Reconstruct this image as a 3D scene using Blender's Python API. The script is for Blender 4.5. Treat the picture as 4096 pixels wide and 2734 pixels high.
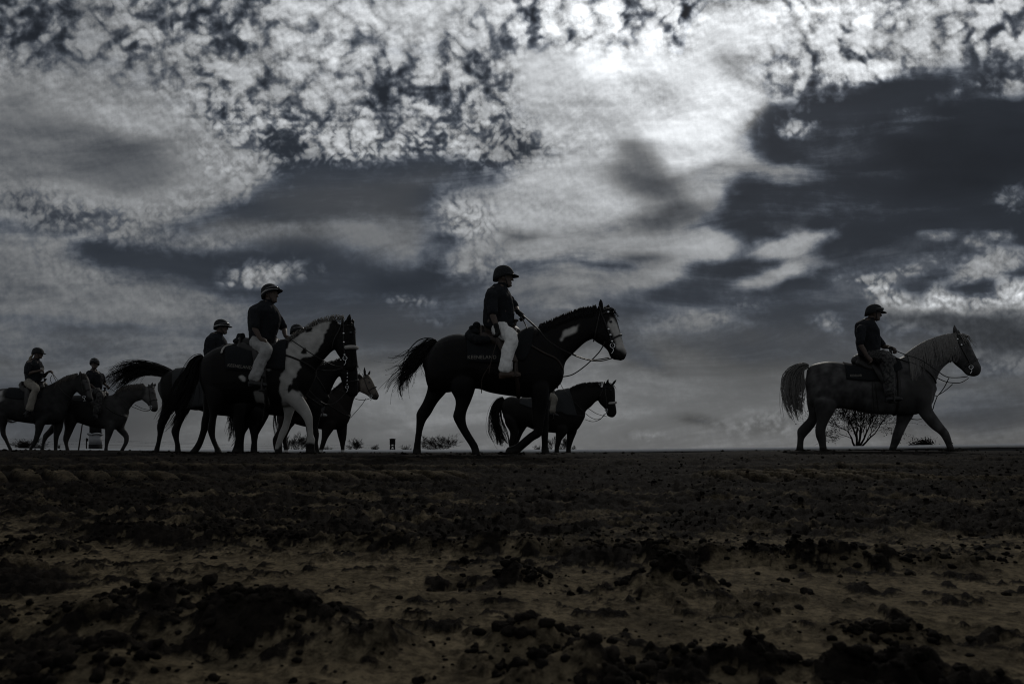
import bpy, bmesh, math, random, os
import numpy as np
from mathutils import Vector, Matrix
from mathutils.bvhtree import BVHTree
for _o in list(bpy.data.objects): bpy.data.objects.remove(_o)
scene = bpy.context.scene
COL = scene.collection
R = math.radians

# ------------------------------------------------------------------ camera
FPX = 4096 * 24.0 / 36.0          # focal length in photograph pixels
HY = 1803.0                       # photograph row of eye level
EYE = 0.27                        # lens height over the near dirt
cam_d = bpy.data.cameras.new('camera')
cam_d.lens = 24.0; cam_d.sensor_width = 36.0
cam_d.shift_y = (HY - 1367.0) / 4096.0
cam_d.clip_start = 0.05; cam_d.clip_end = 20000
cam_d.dof.use_dof = True; cam_d.dof.focus_distance = 9.0; cam_d.dof.aperture_fstop = 9.0
cam = bpy.data.objects.new('camera', cam_d); COL.objects.link(cam)
cam.location = (0, 0, EYE); cam.rotation_euler = (R(90), 0, 0)
scene.camera = cam
scene.view_settings.view_transform = 'Standard'; scene.view_settings.look = 'None'
scene.view_settings.gamma = 1.0
EXPO = -1.5
scene.view_settings.exposure = EXPO
GAIN = 2.0 ** (-EXPO)

# ------------------------------------------------------------------ sun
SUN_AZ, SUN_EL = R(19.0), R(33.0)
sun_d = bpy.data.lights.new('sun', 'SUN')
sun_d.energy = 2.4; sun_d.angle = R(5.0); sun_d.color = (1.0, 0.95, 0.87)
sun = bpy.data.objects.new('sun', sun_d); COL.objects.link(sun)
_sd = Vector((math.sin(SUN_AZ) * math.cos(SUN_EL), math.cos(SUN_AZ) * math.cos(SUN_EL), math.sin(SUN_EL)))
sun.rotation_euler = _sd.to_track_quat('Z', 'Y').to_euler()
sun.location = _sd * 40

# ------------------------------------------------------------------ sky: nishita blue behind broken altocumulus
class N:
    """node sockets with arithmetic"""
    def __init__(s, tree, sock): s.t = tree; s.s = sock
    def _m(s, op, *a, clamp=False):
        n = s.t.nodes.new('ShaderNodeMath'); n.operation = op; n.use_clamp = clamp
        for i, v in enumerate((s,) + a):
            if isinstance(v, N): s.t.links.new(v.s, n.inputs[i])
            else: n.inputs[i].default_value = v
        return N(s.t, n.outputs[0])
    def __add__(s, o): return s._m('ADD', o)
    __radd__ = __add__
    def __sub__(s, o): return s._m('SUBTRACT', o)
    def __rsub__(s, o): return (s * -1.0) + o
    def __mul__(s, o): return s._m('MULTIPLY', o)
    __rmul__ = __mul__
    def __truediv__(s, o): return s._m('DIVIDE', o)
    def __pow__(s, o): return s._m('POWER', o)
    def max(s, o): return s._m('MAXIMUM', o)
    def min(s, o): return s._m('MINIMUM', o)
    def abs(s): return s._m('ABSOLUTE')
    def clamp(s): return s._m('ADD', 0.0, clamp=True)
    def step(s, a, b, lo=0.0, hi=1.0):
        n = s.t.nodes.new('ShaderNodeMapRange'); n.interpolation_type = 'SMOOTHSTEP'
        for i, v in enumerate((s, a, b, lo, hi)):
            if isinstance(v, N): s.t.links.new(v.s, n.inputs[i])
            else: n.inputs[i].default_value = v
        return N(s.t, n.outputs[0])
def nmix(t, f, a, b):
    return a + (b - a) * f if isinstance(a, N) else N.__add__((b - a) * f, a)
def comb(t, *v):
    n = t.nodes.new('ShaderNodeCombineXYZ')
    for i, x in enumerate(v):
        if isinstance(x, N): t.links.new(x.s, n.inputs[i])
        else: n.inputs[i].default_value = x
    return N(t, n.outputs[0])
def noise(t, vec, scale, detail=4, rough=0.5, dist=0.0, lac=2.0):
    n = t.nodes.new('ShaderNodeTexNoise'); n.noise_dimensions = '3D'
    t.links.new(vec.s, n.inputs['Vector'])
    for k, v in (('Scale', scale), ('Detail', detail), ('Roughness', rough), ('Distortion', dist), ('Lacunarity', lac)):
        n.inputs[k].default_value = v
    return N(t, n.outputs[0])
# cloud chart over direction: coverage, bright side, gap tone, puffiness (columns across, rows up)
CW, CH = 90, 52
PX0, PX1, PY0, PY1 = -60.0, 4160.0, -60.0, 1830.0
gx, gy = np.meshgrid(np.linspace(PX0, PX1, CW), np.linspace(PY0, PY1, CH))
chart = np.zeros((CH, CW, 4))
def sm(x): x = np.clip(x, 0, 1); return x * x * (3 - 2 * x)
def put(w, vals):
    for k, v in enumerate(vals):
        if v is not None: chart[:, :, k] += (v - chart[:, :, k]) * w
def ell(cx, cy, rx, ry, ang, soft, *vals):
    a = R(ang); dx, dy = gx - cx, gy - cy
    u = (dx * math.cos(a) + dy * math.sin(a)) / rx; v = (-dx * math.sin(a) + dy * math.cos(a)) / ry
    r = np.sqrt(u * u + v * v)
    put(sm((1 + soft - r) / (2 * soft)), vals)
def poly(pts, soft, *vals):
    p = np.array(pts, float); inside = np.zeros(gx.shape, bool); dmin = np.full(gx.shape, 1e9)
    for i in range(len(p)):
        (x1, y1), (x2, y2) = p[i], p[(i + 1) % len(p)]
        if y1 != y2:
            c = ((y1 > gy) != (y2 > gy)) & (gx < (x2 - x1) * (gy - y1) / (y2 - y1) + x1)
            inside ^= c
        l2 = (x2 - x1) ** 2 + (y2 - y1) ** 2
        tt = np.clip(((gx - x1) * (x2 - x1) + (gy - y1) * (y2 - y1)) / max(l2, 1), 0, 1)
        dmin = np.minimum(dmin, np.hypot(gx - x1 - tt * (x2 - x1), gy - y1 - tt * (y2 - y1)))
    sd = np.where(inside, dmin, -dmin)
    put(sm(0.5 + sd / (2 * soft)), vals)
# --- base: slate sky, hazy grey to the horizon
chart[:, :, 0] = 0.15; chart[:, :, 1] = 0.45; chart[:, :, 2] = 0.19; chart[:, :, 3] = 0.0
poly([(-900, 1180), (1500, 1260), (2300, 1200), (2900, 1250), (5000, 1330), (5000, 2500), (-900, 2500)], 190, 0.45, 0.36, 0.30, 0.0)
poly([(-900, 1500), (5000, 1520), (5000, 2500), (-900, 2500)], 150, 0.42, 0.405, 0.36, 0.0)
ell(2150, 1640, 1000, 190, 0, 0.7, 0.42, 0.45, 0.405, 0.0)
# --- altocumulus sheet over the top
poly([(-900, -900), (5000, -900), (5000, 330), (3900, 260), (3420, 330), (3000, 420), (2750, 560), (2250, 700), (1700, 640), (1030, 690), (600, 560), (-900, 500)], 75, 0.70, 0.70, 0.205, 1.0)
ell(250, 130, 460, 240, 10, 0.5, 0.63, 0.50, 0.13, 0.8)
ell(900, 120, 350, 260, 10, 0.6, 0.65, 0.60, 0.14, 0.9)
ell(1050, 330, 420, 230, 25, 0.6, 0.70, 0.60, 0.16, 1.0)
ell(1500, 160, 380, 220, 0, 0.6, 0.78, 0.74, 0.17, 0.8)
ell(1760, 60, 300, 130, 0, 0.6, 0.90, 0.78, 0.20, 0.6)
ell(1560, 350, 130, 110, 0, 0.6, 0.53, 0.60, 0.17, 1.0)
ell(1900, 330, 160, 90, 0, 0.5, 0.60, 0.66, 0.15, 1.0)
ell(1830, 190, 70, 110, -15, 0.5, 0.56, 0.66, 0.16, 1.0)
ell(1400, 540, 420, 80, 8, 0.6, 0.70, 0.66, 0.19, 1.0)
ell(1150, 600, 160, 60, 10, 0.6, 0.48, 0.45, 0.20, 1.0)
ell(1950, 520, 250, 90, 0, 0.6, 0.66, 0.62, 0.20, 1.0)
ell(2060, 590, 140, 70, 0, 0.6, 0.55, 0.45, 0.20, 1.0)
ell(2180, 70, 130, 80, 0, 0.5, 0.42, 0.60, 0.15, 1.0)
ell(2350, 40, 80, 70, 0, 0.5, 0.36, 0.8, 0.16, 1.0)
ell(2250, 190, 200, 80, 0, 0.6, 0.52, 0.72, 0.17, 1.0)
# dark slate open sky at the right
poly([(3020, 450), (3400, 360), (3800, 290), (4000, 400), (5000, 470), (5000, 940), (3700, 960), (3350, 900), (3150, 910), (2840, 850), (3000, 700), (2960, 560)], 100, 0.07, 0.5, 0.19, 0.0)
ell(3850, 620, 380, 170, 0, 0.7, 0.03, 0.45, 0.155, 0.0)
ell(3350, 440, 420, 45, -8, 0.8, 0.14, 0.42, 0.20, 0.7)
ell(3500, 560, 420, 16, -9, 0.9, 0.34, 0.34, 0.20, 0.0)
ell(3600, 830, 460, 14, -5, 0.9, 0.34, 0.31, 0.19, 0.0)
ell(3450, 690, 260, 12, -6, 0.9, 0.36, 0.33, 0.19, 0.0)
# left stratus bank
poly([(-900, 250), (300, 330), (620, 400), (900, 560), (1060, 690), (960, 790), (820, 860), (500, 920), (200, 880), (-900, 900)], 70, 0.97, 0.52, 0.28, 0.25)
ell(430, 400, 260, 120, 15, 0.8, 0.95, 0.56, 0.28, 0.35)
ell(560, 500, 130, 60, 30, 0.8, 1.0, 0.62, 0.3, 0.25)
ell(450, 650, 290, 110, 8, 0.55, 1.0, 0.33, 0.28, 0.0)
ell(260, 540, 110, 90, 0, 0.7, 1.0, 0.40, 0.28, 0.0)
ell(900, 660, 130, 90, 35, 0.7, 0.95, 0.58, 0.25, 0.7)
ell(60, 560, 160, 190, 0, 0.7, 1.0, 0.38, 0.28, 0.1)
ell(780, 810, 240, 50, -12, 0.8, 0.85, 0.50, 0.22, 0.5)
ell(380, 880, 300, 50, 8, 0.7, 0.55, 0.42, 0.17, 0.6)
ell(120, 840, 160, 50, 20, 0.7, 0.62, 0.40, 0.17, 0.6)
# slate opening left of centre, thin veil under it
poly([(1030, 760), (1250, 680), (1750, 660), (1850, 720), (1600, 900), (1000, 830)], 70, 0.22, 0.38, 0.275, 0.0)
ell(1480, 690, 300, 35, 0, 0.8, 0.10, 0.32, 0.235, 0.2)
poly([(760, 900), (1250, 850), (1750, 860), (1650, 1060), (1100, 980), (800, 960)], 70, 0.55, 0.39, 0.305, 0.0)
ell(960, 940, 260, 45, -5, 0.7, 0.85, 0.47, 0.30, 0.2)
ell(640, 970, 300, 60, 10, 0.7, 0.8, 0.46, 0.24, 0.5)
poly([(330, 1010), (620, 1010), (900, 1030), (1250, 980), (1500, 1060), (1450, 1200), (1250, 1230), (950, 1130), (560, 1120)], 65, 0.14, 0.33, 0.228, 0.0)
ell(630, 1115, 130, 26, 8, 0.6, 0.8, 0.36, 0.22, 0.1)
ell(1050, 1095, 170, 55, -8, 0.45, 0.86, 0.54, 0.22, 0.85)
ell(1240, 1080, 55, 20, 0, 0.6, 0.5, 0.4, 0.22, 0.9)
poly([(-900, 900), (250, 950), (400, 1090), (800, 1160), (1000, 1240), (950, 1330), (-900, 1340)], 70, 0.86, 0.405, 0.27, 0.14)
ell(250, 1040, 220, 60, 20, 0.7, 0.78, 0.43, 0.25, 0.3)
ell(520, 1180, 330, 40, 10, 0.7, 0.92, 0.43, 0.28, 0.15)
ell(820, 1230, 200, 40, 5, 0.7, 0.88, 0.44, 0.27, 0.25)
ell(300, 1420, 350, 60, 4, 0.8, 0.75, 0.36, 0.27, 0.1)
ell(150, 1560, 500, 60, 3, 0.8, 0.5, 0.29, 0.26, 0.0)
ell(1500, 1330, 250, 110, 0, 0.8, 0.3, 0.34, 0.27, 0.0)
# sun-lit mass in the middle
poly([(2050, 200), (2450, 230), (2800, 120), (3090, 60), (3150, 250), (3060, 380), (2960, 480), (2930, 560), (3020, 640), (2990, 700), (2860, 780), (2830, 850), (2300, 900), (1850, 900), (1760, 840), (2020, 700), (2230, 600), (2120, 470)], 50, 0.98, 0.76, 0.35, 0.10)
poly([(2400, 60), (2750, 130), (2850, 40), (3150, 0), (3130, 230), (3000, 330), (2980, 420), (2500, 330), (2330, 280)], 55, 0.99, 1.0, 0.6, 0.25)
ell(2750, 330, 300, 130, 0, 0.5, 1.0, 1.0, 0.6, 0.12)
ell(2800, 470, 190, 80, 0, 0.6, 1.0, 0.93, 0.5, 0.1)
ell(2680, 560, 260, 70, 0, 0.6, 1.0, 0.87, 0.4, 0.1)
ell(2740, 645, 160, 36, 10, 0.6, 1.0, 0.93, 0.4, 0.0)
ell(2960, 260, 90, 60, 10, 0.5, 0.97, 0.66, 0.4, 0.4)
ell(2590, 370, 140, 65, 15, 0.6, 1.0, 0.75, 0.4, 0.5)
ell(2300, 480, 180, 120, 20, 0.7, 0.95, 0.72, 0.3, 0.45)
ell(2350, 90, 300, 110, 0, 0.5, 0.70, 0.92, 0.16, 1.0)
ell(2760, 60, 70, 70, 20, 0.5, 0.40, 0.85, 0.14, 1.0)
ell(2720, 160, 60, 50, 0, 0.5, 0.45, 0.9, 0.14, 1.0)
ell(3180, 20, 26, 50, 0, 0.5, 0.35, 0.9, 0.14, 1.0)
ell(3400, 60, 300, 70, 0, 0.6, 0.85, 0.92, 0.18, 1.0)
ell(3330, 150, 160, 35, -10, 0.6, 0.50, 0.75, 0.15, 1.0)
ell(3250, 260, 230, 110, -10, 0.6, 0.62, 0.75, 0.16, 1.0)
ell(3560, 270, 230, 60, -15, 0.6, 0.72, 0.80, 0.18, 1.0)
ell(3780, 170, 230, 90, 0, 0.6, 0.66, 0.68, 0.17, 1.0)
ell(4000, 330, 120, 60, 0, 0.6, 0.55, 0.55, 0.17, 1.0)
ell(2560, 640, 120, 70, 45, 0.6, 1.0, 0.46, 0.3, 0.0)
ell(2600, 740, 190, 55, 12, 0.6, 1.0, 0.36, 0.28, 0.0)
ell(2660, 860, 190, 50, -10, 0.6, 1.0, 0.31, 0.28, 0.0)
ell(2830, 740, 100, 60, -25, 0.7, 0.98, 0.68, 0.3, 0.0)
ell(3080, 690, 240, 30, 4, 0.7, 0.65, 0.45, 0.2, 0.0)
ell(3380, 620, 130, 28, -5, 0.7, 0.5, 0.36, 0.2, 0.0)
ell(3170, 520, 70, 35, -10, 0.6, 0.68, 0.68, 0.2, 0.95)
ell(3360, 507, 34, 16, 0, 0.6, 0.62, 0.55, 0.2, 1.0)
ell(3840, 375, 34, 26, -40, 0.6, 0.72, 0.7, 0.2, 1.0)
ell(3640, 455, 50, 18, -10, 0.6, 0.58, 0.5, 0.2, 1.0)
ell(1950, 790, 220, 60, 8, 0.7, 0.70, 0.56, 0.24, 0.2)
ell(1900, 900, 180, 70, 20, 0.6, 0.80, 0.60, 0.22, 0.7)
ell(2180, 850, 200, 70, 0, 0.7, 0.95, 0.60, 0.28, 0.2)
ell(2150, 990, 260, 60, 0, 0.7, 0.92, 0.55, 0.28, 0.1)
ell(2080, 950, 90, 24, -4, 0.6, 0.8, 0.33, 0.25, 0.2)
ell(2520, 970, 240, 55, 8, 0.7, 0.95, 0.56, 0.28, 0.0)
ell(2820, 970, 150, 55, 8, 0.6, 0.92, 0.60, 0.28, 0.0)
ell(2560, 1020, 110, 34, 5, 0.6, 0.6, 0.30, 0.22, 0.0)
ell(2600, 1080, 130, 40, -15, 0.7, 0.85, 0.52, 0.25, 0.0)
ell(2330, 1120, 300, 55, 0, 0.7, 0.9, 0.48, 0.27, 0.0)
ell(2150, 1190, 300, 60, 5, 0.8, 0.8, 0.42, 0.27, 0.0)
ell(1900, 1060, 120, 70, 0, 0.7, 0.75, 0.48, 0.24, 0.4)
ell(1630, 1195, 120, 22, 6, 0.6, 0.66, 0.42, 0.24, 0.9)
ell(1730, 1265, 90, 22, 0, 0.6, 0.62, 0.41, 0.25, 0.5)
# slate below it, lens clouds
ell(2880, 1130, 330, 50, -12, 0.7, 0.12, 0.35, 0.19, 0.0)
ell(2760, 1170, 240, 40, -4, 0.7, 0.2, 0.34, 0.21, 0.0)
ell(3180, 980, 180, 40, -16, 0.45, 0.95, 0.62, 0.2, 0.0)
ell(3240, 1040, 110, 36, 0, 0.5, 0.95, 0.64, 0.2, 0.0)
ell(3120, 1095, 210, 26, -14, 0.6, 0.86, 0.56, 0.2, 0.0)
ell(3170, 905, 90, 16, 0, 0.7, 0.6, 0.36, 0.2, 0.1)
ell(3560, 1000, 260, 40, -8, 0.8, 0.35, 0.33, 0.2, 0.0)
ell(3745, 938, 85, 20, -12, 0.6, 0.80, 0.50, 0.2, 0.4)
ell(3950, 960, 140, 20, -17, 0.6, 0.72, 0.46, 0.2, 0.5)
ell(4060, 790, 60, 55, 0, 0.7, 0.60, 0.45, 0.19, 0.7)
ell(3950, 1065, 150, 50, -22, 0.6, 0.84, 0.54, 0.21, 0.6)
ell(3600, 1095, 170, 24, -17, 0.7, 0.62, 0.44, 0.21, 0.6)
ell(3350, 1210, 330, 60, 0, 0.8, 0.35, 0.32, 0.24, 0.0)
ell(330, 1300, 420, 24, 5, 0.8, 0.35, 0.36, 0.26, 0.0)
ell(700, 1370, 300, 22, 3, 0.8, 0.82, 0.40, 0.28, 0.1)
ell(3440, 1135, 70, 22, 0, 0.7, 0.6, 0.48, 0.21, 0.8)
# cumulus at the right
poly([(3450, 1150), (3530, 1130), (3610, 1200), (3690, 1210), (3740, 1165), (3820, 1180), (3880, 1205), (3970, 1175), (4010, 1190), (4020, 1130), (4080, 1110), (5000, 1080), (5000, 1460), (3900, 1450), (3700, 1330), (3560, 1290)], 26, 0.98, 0.40, 0.26, 0.75)
poly([(3450, 1150), (3530, 1130), (3610, 1200), (3690, 1210), (3740, 1165), (3820, 1180), (3880, 1205), (3970, 1175), (4010, 1190), (4020, 1130), (4080, 1110), (5000, 1080), (5000, 1180), (4050, 1215), (3980, 1260), (3850, 1250), (3720, 1250), (3600, 1250)], 26, 0.96, 0.78, 0.26, 1.0)
ell(3720, 1290, 170, 36, 8, 0.7, 1.0, 0.29, 0.25, 0.3)
ell(4000, 1340, 200, 90, 8, 0.6, 1.0, 0.25, 0.22, 0.2)
ell(3600, 1320, 70, 30, 0, 0.6, 0.75, 0.42, 0.25, 0.7)
ell(4000, 1470, 160, 40, -6, 0.7, 0.75, 0.42, 0.25, 0.5)
ell(3320, 1300, 55, 34, 10, 0.6, 0.80, 0.52, 0.25, 0.7)
ell(2760, 1290, 240, 36, -6, 0.7, 0.78, 0.44, 0.27, 0.3)
ell(2900, 1215, 130, 14, -4, 0.7, 0.6, 0.42, 0.24, 0.8)
ell(2560, 1420, 140, 40, 30, 0.8, 0.5, 0.27, 0.26, 0.0)
ell(3100, 1400, 330, 60, 4, 0.8, 0.5, 0.29, 0.27, 0.0)
ell(2800, 1680, 90, 18, 0, 0.8, 0.9, 0.31, 0.29, 0.1)
ell(3060, 1700, 120, 30, 0, 0.8, 0.5, 0.41, 0.33, 0.6)
ell(2555, 1752, 44, 16, 5, 0.6, 0.80, 0.50, 0.36, 0.7)
ell(3900, 1640, 400, 120, 0, 0.8, 0.5, 0.32, 0.27, 0.0)
ell(100, 1700, 500, 120, 0, 0.8, 0.4, 0.31, 0.28, 0.0)

world = bpy.data.worlds.new('World'); world.use_nodes = True
wt = world.node_tree; wt.nodes.clear()
tc = wt.nodes.new('ShaderNodeTexCoord')
sp = wt.nodes.new('ShaderNodeSeparateXYZ'); wt.links.new(tc.outputs['Generated'], sp.inputs[0])
dx, dy, dz = (N(wt, sp.outputs[i]) for i in range(3))
dyc = dy.max(0.30)
su, sv = dx / dyc, dz.max(0.0) / dyc                      # slope across and slope up of the view direction
inview = dy.step(0.42, 0.68)
# streak coordinates for the veil, round ones for the clumps
veil = comb(wt, su * 1.6 + sv * 0.9, sv * 7.0 - su * 0.6, 0.3)
near = comb(wt, su, sv, 0.0)
# wind-warped look-up into the chart
w1b = noise(wt, near, 13.0, 3, 0.5); w2b = noise(wt, comb(wt, su + 3.7, sv + 1.1, 0.0), 13.0, 3, 0.5)
w1 = noise(wt, near, 5.0, 4, 0.55); w2 = noise(wt, comb(wt, su + 7.3, sv + 2.1, 0.0), 7.0, 4, 0.55)
u01 = (su * FPX + 2048.0 - PX0 + (w1 - 0.5) * 210.0) * (1.0 / (PX1 - PX0))
v01 = (HY - sv * FPX - PY0 + (w2 - 0.5) * 120.0) * (1.0 / (PY1 - PY0))
u01, v01 = u01.clamp(), v01.clamp()
def table(n, vals, ci):
    c = n.mapping.curves[ci]; m = len(vals)
    while len(c.points) < m: c.points.new(0.5, 0.0)
    for i in range(m):
        p = c.points[i]; p.location = (i / (m - 1), float(vals[i])); p.handle_type = 'VECTOR'
def curve_node(rows):
    n = wt.nodes.new('ShaderNodeRGBCurve' if len(rows) == 3 else 'ShaderNodeFloatCurve')
    n.mapping.use_clip = False
    for i, r in enumerate(rows): table(n, r, i)
    n.mapping.update()
    return n
FAC = []
for k in range(4):
    U_, S_, V_ = np.linalg.svd(chart[:, :, k], full_matrices=False)
    FAC.append((U_ * np.sqrt(S_), V_ * np.sqrt(S_)[:, None]))
RANK = 20
acc = None; accA = None
uu, vv_ = u01, v01
for k in range(RANK):
    if k and k % 4 == 0:                                  # keep the terms evaluated in batches
        eps = accA * 1e-9; uu, vv_ = u01 + eps, v01 + eps
    if k % 4 == 0: uvec, vvec = comb(wt, uu, uu, uu), comb(wt, vv_, vv_, vv_)
    nu = curve_node([FAC[c][1][k] for c in range(3)]); nv = curve_node([FAC[c][0][:, k] for c in range(3)])
    wt.links.new(uvec.s, nu.inputs['Color']); wt.links.new(vvec.s, nv.inputs['Color'])
    vm = wt.nodes.new('ShaderNodeVectorMath'); vm.operation = 'MULTIPLY_ADD'
    wt.links.new(nu.outputs[0], vm.inputs[0]); wt.links.new(nv.outputs[0], vm.inputs[1])
    if acc is not None: wt.links.new(acc, vm.inputs[2])
    acc = vm.outputs[0]
    fu = curve_node([FAC[3][1][k]]); fv = curve_node([FAC[3][0][:, k]])
    wt.links.new(uu.s, fu.inputs['Value']); wt.links.new(vv_.s, fv.inputs['Value'])
    accA = N(wt, fu.outputs[0])._m('MULTIPLY_ADD', N(wt, fv.outputs[0]), 0.0 if accA is None else accA)
accA = accA.clamp()
sx = wt.nodes.new('ShaderNodeSeparateXYZ'); wt.links.new(acc, sx.inputs[0])
gen = (0.68, 0.60, 0.22, 0.8)                             # the same broken deck goes on outside the view
cov, hi_, lo_ = (N(wt, sx.outputs[i]) * inview + (1.0 - inview) * gen[i] for i in range(3))
puff = accA * inview + (1.0 - inview) * gen[3]
# puffy altocumulus: clumps large overhead, small towards the horizon
wob = comb(wt, w1b, w2b, 0.0)
va = wt.nodes.new('ShaderNodeVectorMath'); va.operation = 'MULTIPLY_ADD'
wt.links.new(wob.s, va.inputs[0]); va.inputs[1].default_value = (0.022, 0.022, 0); wt.links.new(near.s, va.inputs[2])
dk = N(wt, va.outputs[0])
vb = wt.nodes.new('ShaderNodeVectorMath'); vb.operation = 'ADD'
wt.links.new(near.s, vb.inputs[0]); vb.inputs[1].default_value = (0.002, 0.005, 0)
high = sv.step(0.40, 0.58)
pf_big = noise(wt, near, 9.0, 3, 0.5)
def billow(k):                                            # rounded heads parted by soft dark creases
    def h(q, e):
        n = noise(wt, dk, q, 0) - 0.5
        return (n * n + e * e)._m('SQRT')
    return h(k, 0.05) * 2.9 + h(k * 2.1, 0.03) * 1.7 + h(k * 4.3, 0.03) * 0.45 - 0.13
lob_hi = billow(22.0); lob_lo = billow(44.0)
mid_n = noise(wt, dk, 27.0, 1, 0.5)
lobes = lob_lo + (lob_hi - lob_lo) * high
fine_a = noise(wt, near, 60.0, 5, 0.6)
fine_b = noise(wt, N(wt, vb.outputs[0]), 60.0, 3, 0.55)
n_puff = (pf_big - 0.5) * 0.85 + (lobes - 0.5) * 0.72 + (mid_n - 0.5) * 0.75 + (fine_a - 0.5) * 0.42 + 0.56
# streaky veil
n_veil = noise(wt, veil, 2.2, 7, 0.58, 0.5)
th = 1.0 - cov
dens_p = n_puff.step(th - 0.28, th + 0.24)
nv = n_veil * 1.45 + fine_a * 0.28 - 0.365
dens_v = nv.step(th - 0.32, th + 0.32)
dens = dens_v + (dens_p - dens_v) * puff
lump = (lobes - 0.5) * 0.8 + (mid_n - 0.5) * 0.7 + (fine_a - 0.5) * 0.5 + 0.5
shade_p = (n_puff - th).step(-0.12, 0.40, 0.38, 0.55) + lump.step(0.20, 0.90, 0.28, 0.62) + (fine_a - fine_b) * 0.7
shade_v = nv.step(0.2, 0.8, 0.84, 1.14) + (fine_a - fine_b) * 0.14
shade = shade_v + (shade_p - shade_v) * puff
tone = lo_ * (n_veil * 0.30 + 0.85)
lum = tone + (hi_ * shade - tone) * dens
lin = (lum.max(0.0)) ** 2.2
sky = wt.nodes.new('ShaderNodeTexSky'); sky.sky_type = 'NISHITA'; sky.sun_disc = False
sky.sun_elevation = SUN_EL; sky.sun_rotation = SUN_AZ; sky.air_density = 1.0; sky.dust_density = 1.0
ten = wt.nodes.new('ShaderNodeMix'); ten.data_type = 'RGBA'           # gap tint -> cloud tint
ten.inputs[6].default_value = (0.83, 1.0, 1.30, 1); ten.inputs[7].default_value = (0.965, 1.0, 1.035, 1)
wt.links.new((dens * lum.step(0.2, 0.5, 0.55, 1.0)).max(lo_.step(0.20, 0.33)).s, ten.inputs[0])
mu = wt.nodes.new('ShaderNodeVectorMath'); mu.operation = 'SCALE'
wt.links.new(ten.outputs[2], mu.inputs[0]); wt.links.new((lin * (GAIN * 10.0)).s, mu.inputs['Scale'])
ad = wt.nodes.new('ShaderNodeMix'); ad.data_type = 'RGBA'; ad.blend_type = 'MIX'
ad.inputs[0].default_value = 0.985
wt.links.new(sky.outputs[0], ad.inputs[6]); wt.links.new(mu.outputs[0], ad.inputs[7])
bg = wt.nodes.new('ShaderNodeBackground'); bg.inputs['Strength'].default_value = 0.1
wt.links.new(ad.outputs[2], bg.inputs['Color'])
wo = wt.nodes.new('ShaderNodeOutputWorld'); wt.links.new(bg.outputs[0], wo.inputs[0])
scene.world = world
world.cycles.sampling_method = 'MANUAL'; world.cycles.sample_map_resolution = 512
scene.cycles.use_adaptive_sampling = True; scene.cycles.adaptive_threshold = 0.012; scene.cycles.adaptive_min_samples = 12
scene.cycles.use_denoising = True; scene.cycles.denoising_prefilter = 'ACCURATE'; scene.cycles.pixel_filter_type = 'BLACKMAN_HARRIS'; scene.cycles.filter_width = 1.1

# ------------------------------------------------------------------ helpers
def mat(name, col, rough=0.7, var=0.25, scale=6.0, bump=0.0, bscale=60.0, attr=None, metal=0.0, spec=0.35, sheen=0.0, col2=None):
    m = bpy.data.materials.new(name); m.use_nodes = True
    t = m.node_tree; b = t.nodes['Principled BSDF']
    b.inputs['Roughness'].default_value = rough; b.inputs['Metallic'].default_value = metal
    b.inputs['Specular IOR Level'].default_value = spec
    if sheen: b.inputs['Sheen Weight'].default_value = sheen
    tcn = t.nodes.new('ShaderNodeTexCoord'); ov = N(t, tcn.outputs['Object'])
    mx = t.nodes.new('ShaderNodeMix'); mx.data_type = 'RGBA'; mx.blend_type = 'MULTIPLY'; mx.inputs[0].default_value = 1.0
    if attr:
        a = t.nodes.new('ShaderNodeAttribute'); a.attribute_name = attr; t.links.new(a.outputs['Color'], mx.inputs[6])
    elif col2:
        c2 = t.nodes.new('ShaderNodeMix'); c2.data_type = 'RGBA'
        c2.inputs[6].default_value = (*col, 1); c2.inputs[7].default_value = (*col2, 1)
        t.links.new(noise(t, ov, scale * 1.7, 5, 0.6).step(0.42, 0.6).s, c2.inputs[0]); t.links.new(c2.outputs[2], mx.inputs[6])
    else: mx.inputs[6].default_value = (*col, 1)
    v = noise(t, ov, scale, 5, 0.6) * (2 * var) + (1 - var)
    t.links.new(comb(t, v, v, v).s, mx.inputs[7]); t.links.new(mx.outputs[2], b.inputs['Base Color'])
    if bump:
        bp = t.nodes.new('ShaderNodeBump'); bp.inputs['Strength'].default_value = bump; bp.inputs['Distance'].default_value = 0.01
        t.links.new(noise(t, ov, bscale, 4, 0.6).s, bp.inputs['Height']); t.links.new(bp.outputs[0], b.inputs['Normal'])
    return m
def tag(o, label=None, cat=None, group=None, kind=None):
    for k, v in (('label', label), ('category', cat), ('group', group), ('kind', kind)):
        if v: o[k] = v
    return o
def empty(name, loc=(0, 0, 0), rz=0.0):
    o = bpy.data.objects.new(name, None); o.empty_display_size = 0.1
    o.location = loc; o.rotation_euler = (0, 0, rz); COL.objects.link(o); return o
def link(name, me, m, parent=None, smooth=True):
    o = bpy.data.objects.new(name, me); COL.objects.link(o)
    if m:
        me.materials.clear(); me.materials.append(m)
    if parent: o.parent = parent
    if smooth: me.polygons.foreach_set('use_smooth', [True] * len(me.polygons))
    return o
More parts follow.
